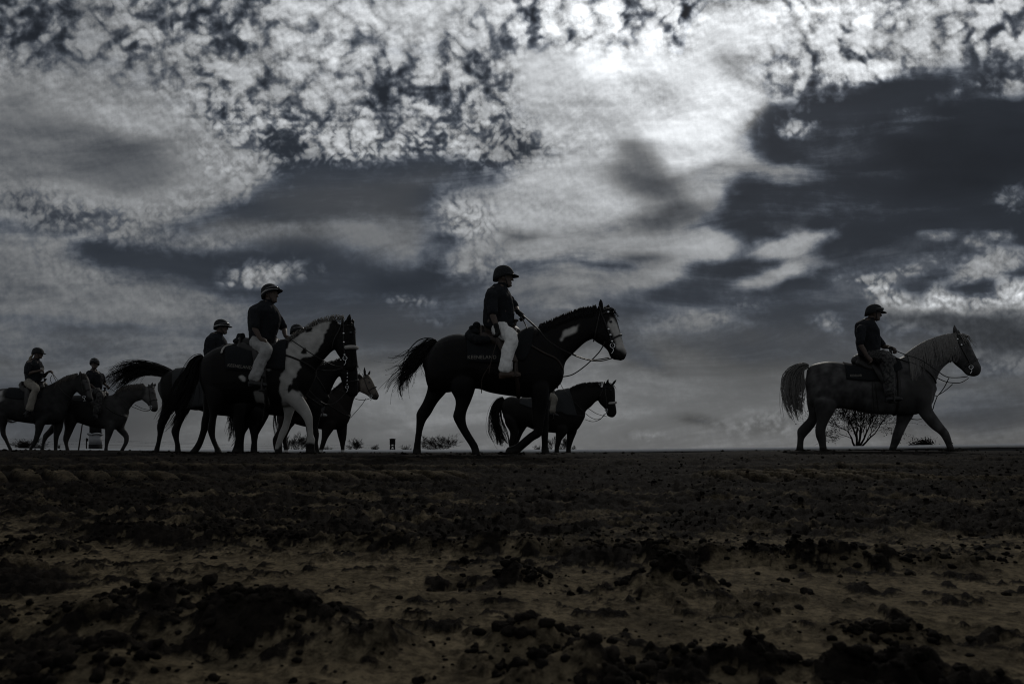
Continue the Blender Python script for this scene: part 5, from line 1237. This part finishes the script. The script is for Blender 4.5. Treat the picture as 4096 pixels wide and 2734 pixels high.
rP, oP = rider('rider in pale jeans, banded helmet and dark polo shirt on the pinto', HP,
      [(1050,220,1150,250,.09),(962,272,1185,290,.195),(932,320,1205,340,.225),(930,410,1212,400,.20),(930,490,1190,480,.185),(935,570,1150,560,.19)],
      (1122,168), -0.45, [[(985,320,-.22),(985,450,-.30),(1028,540,-.32),(1075,568,-.31),.8], [(1150,320,.215),(1235,455,.24),(1250,525,.10),(1285,545,.05),.9]],
      [[(1005,590,-.14),(1080,640,-.36),(975,910,-.42),(1075,945,-.45)], [(1005,590,.14),(1080,640,.36),(975,910,.42),(1075,945,.45)]],
      pants=M_JEANS_G, boot=M_BOOTK, helm=dict(band=M_BAND, gog=True, tilt=-.22), vox=.010)
bg2 = MB(); bg2.ball(frP(865,545,0), (.06,.12,.07), 10); bg2.ball(frP(850,575,0), (.07,.16,.05), 10); bg2.ball(frP(880,520,0), (.04,.06,.04), 8); m_ = remesh(bg2, .012, 3); crease(m_, .018, 15, 9)
q_ = link('saddle_bag', m_, M_CLOTH); q_.location = frP.org; q_.rotation_euler = (0, 0, frP.h); tag(q_, 'lumpy dark bag tied behind the pinto rider', 'saddle bag')
bridle('bridle with a thick fleece noseband on the pinto', HP, [(1745,385),(1750,470),(1750,560),(1755,650),(1760,700)], [(1745,445),(1790,440),(1830,438)], [(1858,625),(1810,625),(1770,630)], (1762,720), throat=[(1740,400),(1710,480),(1670,560),(1650,640)], fleece=True,
       reins=[[(1752,790,-.05),(1650,770,-.12),(1500,690,-.22),(1380,610,-.22),(1290,550,-.1)], [(1755,795,.05),(1650,820,.05),(1530,810,.1),(1500,800,.15)]], conchos=[(1750,510),(1752,585),(1758,690)])

# ================= riders behind
rider('rider with a pale helmet band leaning forward behind the pinto', H5,
      [(630,492,715,520,.09),(572,535,745,560,.18),(556,590,752,610,.20),(552,660,735,670,.18),(560,740,720,740,.17),(575,800,710,800,.18)],
      (700,452), -0.05, [[(600,560,-.21),(610,665,-.28),(735,610,-.14),(770,600,-.10),.9], [(690,560,.21),(700,660,.26),(770,615,.10),(800,610,.06),.9]],
      [[(640,800,-.15),(740,840,-.36),(690,1040,-.41),(770,1060,-.43)], [(640,800,.15),(740,840,.36),(690,1040,.41),(770,1060,.43)]], sleeve=.9, helm=dict(band=M_BAND, gog=True), vox=.013)
saddle('dark saddle mostly hidden behind the pinto', H5, (560,785), (640,815), (740,790), (745,740), (710,1060,-.42))
blanket('grey quilted blanket on the horse with the flying tail', H5, [(300,806),(380,802),(480,806),(600,810),(720,800)], [(285,1130),(400,1150),(480,1140),(600,1120),(720,1110)], m=M_CLOTH2)
rider('rider whose goggled helmet shows above the pinto neck', H6,
      [(1300,545,1370,560,.09),(1240,590,1400,610,.18),(1225,640,1410,660,.20),(1230,700,1400,710,.18),(1240,800,1380,790,.18)],
      (1348,492), -0.6, [[(1270,610,-.21),(1280,720,-.28),(1380,740,-.15),(1420,730,-.10),.9], [(1340,610,.21),(1370,720,.26),(1440,730,.10),(1470,730,.06),.9]],
      [[(1300,810,-.15),(1390,860,-.36),(1340,1040,-.41),(1420,1060,-.43)], [(1300,810,.15),(1390,860,.36),(1340,1040,.41),(1420,1060,.43)]], helm=dict(gog=True), vox=.013)
saddle('dark saddle hidden behind the pinto shoulder', H6, (1210,800), (1300,830), (1400,800), (1400,750), (1360,1060,-.42), breast=[[(1400,990),(1440,1035),(1500,1080),(1570,1130)], [(1480,830),(1540,900),(1600,1000)]])
bridle('bright studded bridle on the low-headed bay horse', H6, [(1765,730),(1780,800),(1785,880),(1782,960)], [(1765,770),(1810,760),(1840,765)], [(1872,900),(1830,915),(1770,925)], (1782,965), conchos=[(1785,820),(1785,850),(1785,880),(1783,910),(1782,940)],
       reins=[[(1780,990,-.05),(1720,1060,-.12),(1640,1110,-.2),(1560,1090,-.28),(1450,980,-.28),(1400,880,-.2)]])
rider('rider almost hidden behind the pinto, one pale shoe showing', H7,
      [(1500,800,1550,810,.09),(1460,830,1580,840,.18),(1455,880,1585,880,.20),(1460,930,1575,930,.18),(1465,990,1560,990,.18)],
      (1535,760), 0.0, [[(1490,850,-.21),(1500,930,-.28),(1570,940,-.14),(1600,930,-.1),.9], [(1530,850,.21),(1550,930,.26),(1610,940,.10),(1630,940,.06),.9]],
      [[(1510,1010,-.15),(1570,1040,-.36),(1555,1185,-.41),(1600,1205,-.43)], [(1510,1010,.15),(1570,1040,.36),(1555,1185,.41),(1600,1205,.43)]], pants=M_BOOTK, boot=M_BAND, vox=.015)
saddle('dark saddle on the chestnut horse', H7, (1455,1000), (1515,1020), (1580,995), (1585,960), (1570,1195,-.42), breast=[[(1590,1100),(1680,1150),(1760,1200),(1800,1210)]])
bridle('bridle with a dark padded noseband on the chestnut', H7, [(1915,850),(1930,900),(1950,960),(1985,1030)], [(1920,890),(1950,880),(1975,885)], [(2030,960),(1995,975),(1960,1000)], (1985,1040),
       reins=[[(1985,1055,-.05),(1920,1072,-.1),(1850,1060,-.18),(1750,1000,-.2),(1620,950,-.1)], [(1940,1060,.0),(1900,1120,.0),(1808,1225,.0)]])
rider('rider mostly hidden behind the middle horse, one khaki leg showing', HS,
      [(1010,-20,1100,0,.09),(930,40,1130,70,.18),(920,110,1140,140,.20),(920,200,1130,210,.18),(940,320,1110,320,.18)],
      (1070,-90), 0.0, [[(980,70,-.21),(990,220,-.28),(1120,240,-.14),(1180,235,-.1),.9], [(1060,70,.21),(1090,220,.26),(1190,240,.10),(1230,240,.06),.9]],
      [[(1020,360,-.15),(1200,420,-.36),(1170,640,-.41),(1260,690,-.43)], [(1020,360,.15),(1200,420,.36),(1170,640,.41),(1260,690,.43)]], pants=M_TAN, boot=M_BOOTK, vox=.015)
saddle('dark saddle on the small dark horse', HS, (900,330), (1030,370), (1180,320), (1190,260), (1190,700,-.42), breast=[[(1200,560),(1350,640),(1500,690),(1640,690)]])
blanket('printed saddle cloth and pale shoulder cover on the small dark horse', HS, [(720,412),(850,430),(1000,425),(1150,375),(1260,300),(1340,290),(1420,290)], [(660,500),(800,560),(1000,640),(1180,640),(1310,640),(1400,690),(1560,700)], m=M_CLOTH2)
bridle('bridle with a pale fleece noseband on the small dark horse', HS, [(1960,180),(1965,300),(1980,440),(1990,560)], [(1950,265),(2010,270),(2070,270)], [(2128,490),(2080,500),(2030,505)], (1990,600), throat=[(1955,200),(1920,320),(1870,420)], fleece=True,
       reins=[[(1985,650,-.05),(1900,735,-.1),(1800,735,-.12),(1670,650,-.2),(1450,420,-.25),(1330,270,-.1),(1290,190,.0)], [(2000,700,.05),(1850,660,.05),(1720,580,.1)], [(1960,660,.0),(1900,740,.0),(1790,778,.0),(1670,745,.0)]])
rA, oA = rider('woman in tan breeches and tall boots holding a paper cup', HA,
      [(425,245,530,275,.085),(352,292,565,315,.18),(336,350,582,365,.19),(334,430,580,440,.165),(338,500,570,500,.16),(350,560,540,545,.18)],
      (505,180), 0.1, [[(395,325,-.20),(352,445,-.28),(505,412,-.24),(560,400,-.22),.9], [(500,320,.20),(575,490,.24),(640,425,.08),(675,415,.05),1.0]],
      [[(385,570,-.14),(475,640,-.36),(385,950,-.42),(330,985,-.44)], [(385,570,.14),(475,640,.36),(385,950,.42),(440,975,.44)]], pants=M_TAN, boot=M_BOOTK, tall=True, helm=dict(button=False, brim=.05), hairpony=True, pitch=.12, vox=.013, k=.95)
cp = MB(); c0 = frA(560,412,-.20); cp.rings([[c0 + Vector((r_c * math.cos(t), r_c * math.sin(t), z)) for t in [2*math.pi*j/14 for j in range(14)]] for r_c, z in ((.026,-.055),(.036,.055),(.038,.057),(.038,.066),(.034,.070))]); q_ = link('paper_cup', cp.mesh(off=c0), M_CUP); q_.location = frA.world(c0); tag(q_, 'lidded paper cup in the hand of the woman rider', 'cup')
saddle('dark saddle under the woman rider', HA, (320,575), (400,610), (580,570), (605,525), (360,985,-.42), girth=[(470,700),(480,900),(485,1110)])
blanket('dark padded blanket behind the woman rider', HA, [(130,640),(200,640),(300,652),(430,655),(560,620)], [(60,760),(150,780),(280,790),(420,790),(560,760)])
bridle('plain bridle on the spotted grey horse', HA, [(1085,450),(1095,540),(1110,640),(1130,740)], [(1080,530),(1130,520),(1175,525)], [(1210,650),(1170,670),(1110,690)], (1130,760),
       reins=[[(1135,780,-.05),(1000,800,-.15),(880,720,-.22),(790,620,-.2),(690,430,.02)], [(690,470,.02),(670,520,.0),(690,570,.0)], [(700,440,.05),(770,530,.05)]])
rD, oD = rider('rider turned to face the lens on the pale dun horse', HD,
      [(1200,400,1295,405,.09),(1160,425,1340,430,.18),(1150,470,1370,470,.19),(1165,540,1375,545,.18),(1190,610,1360,615,.17),(1205,670,1345,675,.18)],
      (1262,318), -1.35, [[(1190,470,-.19),(1175,570,-.26),(1270,650,-.2),(1310,670,-.16),.9], [(1345,470,.17),(1385,565,.18),(1410,600,.06),(1440,620,.04),.9]],
      [[(1270,680,-.14),(1340,730,-.36),(1285,980,-.42),(1290,1035,-.46),1.1], [(1270,680,.14),(1340,730,.36),(1285,980,.42),(1350,1010,.44),1.1]], pants=M_CHAPS, boot=M_BOOTK, helm=dict(gog=True), vox=.013)
saddle('dark saddle under the rider facing the lens', HD, (1150,705), (1270,735), (1400,690), (1400,640), (1290,1010,-.42), breast=[[(1450,900),(1550,970),(1650,1010),(1700,1010)]])
bridle('plain bridle on the pale dun horse', HD, [(1985,590),(2000,670),(2010,770),(2020,860)], [(1985,620),(2020,625),(2060,635)], [(2095,790),(2050,800),(2000,820)], (2020,890),
       reins=[[(2000,935,-.05),(1940,945,-.1),(1850,920,-.15),(1700,850,-.2),(1550,700,-.1),(1430,620,.0)], [(2000,930,.05),(1900,910,.05),(1800,860,.1)]])

# ------------------------------------------------------------------ behind the track: rail, bare trees, tank, gate pillar, wires
M_RAIL = mat("rail_aluminium", (0.5, 0.505, 0.51), 0.6, 0.12, 3.0, spec=0.1)
M_RAILD = mat('rail_dark', (0.02, 0.02, 0.02), 0.8, 0.2, 3.0)
M_BARK = mat('bark', (0.012, 0.011, 0.010), 0.95, 0.3, 8.0, spec=0.05)
M_BUD = mat('buds', (0.014, 0.013, 0.010), 0.95, 0.3, 8.0, spec=0.05)
M_TANK = mat('tank_boards', (0.012, 0.012, 0.012), 0.9, 0.3, 6.0, spec=0.05)
M_STUCCO = mat('pale_stucco', (0.22, 0.225, 0.23), 0.9, 0.15, 5.0, 0.3, 40.0)
M_POLE = mat('pole_wood', (0.02, 0.018, 0.016), 0.9, 0.3, 8.0, spec=0.05)
def at(px, row, d): return Vector(((px - 2048) / FPX * d, d, EYE + (HY - row) / FPX * d))
rail = empty('track_rail', at(2048, 1803, 32)); tag(rail, 'low pale grey track rail running along the far side', 'rail')
tops = [(-300, 1792), (0, 1794), (600, 1797.5), (1500, 1800), (2000, 1799.5), (2500, 1797.5), (3080, 1790.5), (3600, 1783), (4000, 1777), (4400, 1771)]
pts_ = [at(x, y - 2.5, 32.0) - rail.location for x, y in tops]; PT, _ = smooth_path(pts_, 0, 5)
def strip(name, z0, z1, th, m, bulge=0.0):
    rg = [[p + Vector((0, -th, z0)), p + Vector((0, -th - bulge, (z0 + z1) / 2)), p + Vector((0, -th * .6, z1)), p + Vector((0, th, z1)), p + Vector((0, th, z0))] for p in PT]
    return link(name, MB().rings(rg).mesh(), m, rail)
strip('rail_board', -.155, 0.0, .06, M_RAIL, .03); strip('dark_strip', -.60, -.16, .03, M_RAILD)  # lower dark strip stands in for the base shadow under the rail board
for i in range(0, len(PT), 2):
    link('post', MB().box(PT[i] + Vector((-.04, .07, -1.0)), PT[i] + Vector((.04, .15, -.05))).mesh(), M_RAILD, rail, smooth=False)

def grow(rt, p, d, ln, r, lvl, out, maxl, spread, twist, tips):
    n = 4; pts = [p]; dd = d.copy(); q = p.copy(); dirs = []
    for i in range(n):
        dd = (dd + Vector(rt.normal(size=3)) * .13 + Vector((0, 0, .05))).normalized(); q = q + dd * ln / n; pts.append(q.copy()); dirs.append(dd.copy())
    rad = [r * (1 - .45 * i / n) for i in range(n + 1)]; out.append((pts, rad, lvl))
    if lvl >= maxl: tips.append(q); return
    if lvl == 0 and twist:
        for k in range(twist):
            a = (k + .5) / twist * 2 - 1; nd = Vector((math.sin(a * 1.15) + rt.normal() * .08, rt.normal() * .45, math.cos(a * 1.15) + .1)).normalized()
            grow(rt, pts[-1] if k % 2 else pts[-2], nd, ln * rt.uniform(2.0, 2.7), r * .55, 1, out, maxl, spread, 0, tips)
        return
    def kid(st, base, ang, f, rr):
        ax = Vector(rt.normal(size=3)); ax = (ax - base * ax.dot(base)).normalized()
        grow(rt, st, (base + ax * ang * spread).normalized(), ln * f, rr, lvl + 1, out, maxl, spread, twist, tips)
    kid(pts[-1], dd, rt.uniform(.15, .5), rt.uniform(.72, .9), r * .55)          # the leader goes on
    kid(pts[-1], dd, rt.uniform(.5, 1.0), rt.uniform(.6, .8), r * .45)
    for _ in range(1 + int(rt.random() < .7)):                                       # side twigs along the limb
        k = int(rt.integers(2, n)); kid(pts[k], dirs[k - 1], rt.uniform(.7, 1.3), rt.uniform(.5, .75), r * .38)
def tree(name, label, px, row, d, wpx, hpx, seed, maxl=6, trunk=.22, buds=0, group='bare trees beyond the rail', rbase=None, spread=.85, cat='tree', stems=1, lean=.35, fan=0):
    rt = np.random.default_rng(seed); base = at(px, row, d); base.z = min(base.z, -.35)
    top = at(px, row - hpx, d).z; h = top - base.z; w = wpx / FPX * d
    out, tips = [], []
    r0 = rbase or h * .018
    for s in range(stems):
        o_ = Vector((rt.normal() * w * .05 * (stems > 1), rt.normal() * .1, 0)); dr = Vector((lean * (2 * (s + .5) / stems - 1) + rt.normal() * .1, rt.normal() * .25, 1)).normalized()
        grow(rt, o_, dr, h * trunk, r0, 0, out, maxl, spread, fan, tips)
    # fit crown into the traced size
    allp = np.array([p[:] for b_ in out for p in b_[0]]); x0, x1, z1 = np.percentile(allp[:, 0], 1), np.percentile(allp[:, 0], 99), allp[:, 2].max()
    sx, sz = w / 2 / max(-x0, x1, .01), h / z1; cx = (x0 + x1) / 2 * 0
    root = empty(name, base); tag(root, label, cat, group)
    tk, cn = MB(), []
    def fit(p): return Vector((p.x * sx, p.y * sx, p.z * sz))
    for pts, rad, lvl in out:
        if lvl <= 1: tk.limb([fit(p) for p in pts], rad, 7, sub=1, ends=False)
        else: cn.append(([fit(p)[:] for p in pts], max(min(rad[0], .05), .005 + d * .00006)))
    link('trunk', tk.mesh(), M_BARK, root)
    V, F = [], []; b0 = 0
    for L, r in cn:
        L = np.array(L); k = len(L); dd = np.gradient(L, axis=0); dd /= np.linalg.norm(dd, axis=1)[:, None] + 1e-9
        up = np.cross(dd, [.3, 1, .2]); up /= np.linalg.norm(up, axis=1)[:, None] + 1e-9; sd = np.cross(dd, up); rr = np.linspace(r, r * .75, k)[:, None]
        V.append(np.stack([L + rr * (up * math.cos(a) + sd * math.sin(a)) for a in (0, 2.094, 4.189)], 1).reshape(-1, 3))
        i = np.arange(k - 1)[:, None] * 3; j = np.arange(3)[None, :]; j2 = (j + 1) % 3
        F.append(np.stack([i + j, i + j2, i + 3 + j2, i + 3 + j], -1).reshape(-1, 4) + b0); b0 += k * 3
    if buds:
        for t in tips:
            for _ in range(buds):
                c = np.array(fit(t)[:]) + rt.normal(size=3) * .14; e1, e2 = rt.normal(size=3), rt.normal(size=3)
                e1 = e1 / np.linalg.norm(e1) * .075; e2 = e2 / np.linalg.norm(e2) * .055
                V.append(np.array([c - e1, c - e2, c + e1, c + e2])); F.append(np.array([[0, 1, 2, 3]]) + b0); b0 += 4
    link('crown', np_mesh('crown', np.concatenate(V), np.concatenate(F)), M_BARK, root, smooth=False)
    return root
tree('bare_tree', 'large spreading bare tree behind the legs of the grey horse', 3426, 1800, 62, 400, 330, 5, 6, .10, buds=1, spread=.62, lean=0, rbase=.19, fan=7)
tree('bare_tree', 'broad round bare tree behind the hind legs of the middle horse', 1757, 1803, 120, 150, 74, 14, 6, .10, lean=0, spread=.6, fan=7)
tree('bare_tree', 'low dense bare tree at the left edge under the spotted horse', 126, 1800, 110, 160, 66, 8, 6, .10, lean=0, spread=.6, fan=8)
tree('bare_tree', 'upright bare tree just left of the pinto foreleg', 1158, 1803, 115, 62, 78, 21, 5, .24, stems=3, spread=.75, lean=.4)
tree('bare_tree', 'upright bare tree just right of the pinto foreleg', 1205, 1803, 117, 62, 82, 22, 5, .24, stems=3, spread=.75, lean=.4)
tree('bare_tree', 'narrow bare tree right of the chestnut front legs', 1423, 1803, 125, 66, 56, 31, 5, .24, stems=3, spread=.8)
tree('bare_tree', 'small round bare tree left of the water tank', 1504, 1803, 130, 40, 30, 33, 4, .26, stems=3, spread=.8)
tree('bare_shrub', 'low bare shrub between the chestnut front legs', 1312, 1803, 128, 50, 22, 35, 4, .26, stems=3, spread=.9, cat='shrub')
tree('bare_shrub', 'low bare shrub right of the water tank', 1618, 1803, 128, 56, 28, 36, 4, .26, stems=3, spread=.9, cat='shrub')
tree('bare_shrub', 'thin bare shrub left of the gate pillar', 243, 1800, 110, 26, 28, 37, 4, .26, stems=2, spread=.6, cat='shrub')
tree('bare_tree', 'bare tree seen between the middle horse and the small dark horse', 2208, 1803, 110, 60, 66, 41, 5, .24, stems=2, spread=.75)
tree('bare_tree', 'bare tree seen between the forelegs of the small dark horse', 2258, 1803, 112, 56, 64, 42, 5, .24, stems=2, spread=.75)
tree('bare_shrub', 'low bare shrub left of the planted foreleg of the middle horse', 2152, 1803, 112, 34, 26, 43, 4, .26, stems=3, spread=.8, cat='shrub')
tree('bare_shrub', 'low bare shrub right of the forelegs of the small dark horse', 2290, 1803, 112, 30, 26, 44, 4, .26, stems=3, spread=.8, cat='shrub')
tree('bare_shrub', 'spiky budding shrub behind the front hoof of the grey horse', 3706, 1795, 66, 150, 50, 45, 5, .26, stems=6, lean=1.3, buds=1, spread=.8, cat='shrub')

# water tank on a lattice stand
d_ = 130.0; tb = at(1570, 1803, d_); wt_ = empty('water_tank', (tb.x, d_, -.4)); tag(wt_, 'small dark box tank on lattice legs beside the middle horse hooves', 'water tank')
k_ = d_ / FPX; zt = lambda row: EYE + (HY - row) * k_ + .4
link('tank', MB().rings([[Vector((math.cos(t) * 11.5 * k_, math.sin(t) * 11.5 * k_, z)) for t in [2*math.pi*j/16 for j in range(16)]] for z in (zt(1777), zt(1756))]).mesh(), M_TANK, wt_, smooth=False)
link('lid', MB().rings([[Vector((math.cos(t) * r_t * k_, math.sin(t) * r_t * k_, z)) for t in [2*math.pi*j/16 for j in range(16)]] for r_t, z in ((12.5, zt(1756) + .005), (12.5, zt(1754)), (4, zt(1752.5)))]).mesh(), M_TANK, wt_, smooth=False)
for sx_ in (-1, 1):
    for sy_ in (-1, 1): link('leg', MB().limb([Vector((sx_ * 9 * k_, sy_ * 9 * k_, 0)), Vector((sx_ * 7 * k_, sy_ * 7 * k_, zt(1777)))], [.09, .09], 6, sub=1).mesh(), M_TANK, wt_)
for z_a, z_b in ((1803, 1790), (1790, 1778)):
    for s_ in (-1, 1):
        for yy_ in (-8, 8): link('brace', MB().limb([Vector((-s_ * 8 * k_, yy_ * k_, zt(z_a))), Vector((s_ * 8 * k_, yy_ * k_, zt(z_b)))], [.045, .045], 5, sub=1).mesh(), M_TANK, wt_)
# round gate pillar with a scalloped cap
d_ = 60.0; k_ = d_ / FPX; pb = at(382, 1803, d_); gp = empty('gate_pillar', (pb.x, d_, -.4)); tag(gp, 'pale round pillar with a wavy cap and dark top, left of the raised foreleg', 'pillar')
zt = lambda row: EYE + (HY - row) * k_ + .4
def drum(name, r, z0, z1, m, n=32):
    return link(name, MB().rings([[Vector((r * k_ * math.cos(2*math.pi*j/n), r * k_ * math.sin(2*math.pi*j/n), z)) for j in range(n)] for z in (z0, z1)]).mesh(), m, gp)
drum('base', 24.0, 0, zt(1777), M_TANK); drum('shaft', 22.5, zt(1777), zt(1739), M_STUCCO); drum('upper_shaft', 21.0, zt(1739), zt(1680), M_TANK)
mb = MB(); rg = []
for j in range(65):
    t = 2 * math.pi * j / 64; z = zt(1739) + 4.5 * k_ * abs(math.sin(t * 2)) ** .7
    rg.append([Vector((r * k_ * math.cos(t), r * k_ * math.sin(t), z + dz * k_)) for r, dz in ((22, -4), (29, -1), (29, 3), (22, 5))])
mb.rings(rg, cap=False); link('cap', mb.mesh(), M_STUCCO, gp)
# utility pole and wires
d_ = 90.0; k_ = d_ / FPX; up_ = at(346, 1803, d_); po = empty('utility_pole', (up_.x, d_, -.5)); tag(po, 'short dark utility pole with a crossarm left of the pillar', 'utility pole')
zt = lambda row: EYE + (HY - row) * k_ + .5
link('pole', MB().limb([Vector((0, 0, 0)), Vector((0, 0, zt(1752)))], [.09, .07], 8, sub=1).mesh(), M_POLE, po)
link('crossarm', MB().box((-7 * k_, -.05, zt(1758)), (7 * k_, .05, zt(1756))).mesh(), M_POLE, po, smooth=False)
link('transformer', MB().rings([[Vector((.16 + .13 * math.cos(2*math.pi*j/12), -.1 + .13 * math.sin(2*math.pi*j/12), z)) for j in range(12)] for z in (zt(1764), zt(1752))]).mesh(), M_TANK, po)
for i, (ra, rb, rc) in enumerate(((1744, 1757, 1778), (1756, 1762, 1785), (1770, 1776, 1790))):
    a, b, c = at(-900, ra - 20, 95) , at(346, rb, 90.02), at(1500, rc, 110)
    mb = MB()
    for u, v in ((a, b), (b, c)): mb.limb([u.lerp(v, t) + Vector((0, 0, -.25 * math.sin(math.pi * t))) for t in (0, .25, .5, .75, 1)], [.011] * 5, 4, ends=False)
    o_ = link('overhead_wire', mb.mesh(off=b), M_TANK); o_.location = b
    tag(o_, ('highest', 'middle', 'lowest')[i] + ' of the three thin wires at the utility pole', 'wire', 'overhead wires')
# leaning marker pole
a = at(330, 1690, 21.0); b = at(313, 1806, 21.0); o_ = link('marker_pole', MB().limb([b - b, a - b], [.022, .016], 8, sub=1).mesh(), M_POLE); o_.location = b
tag(o_, 'thin dark pole leaning under the dun horse belly', 'pole')
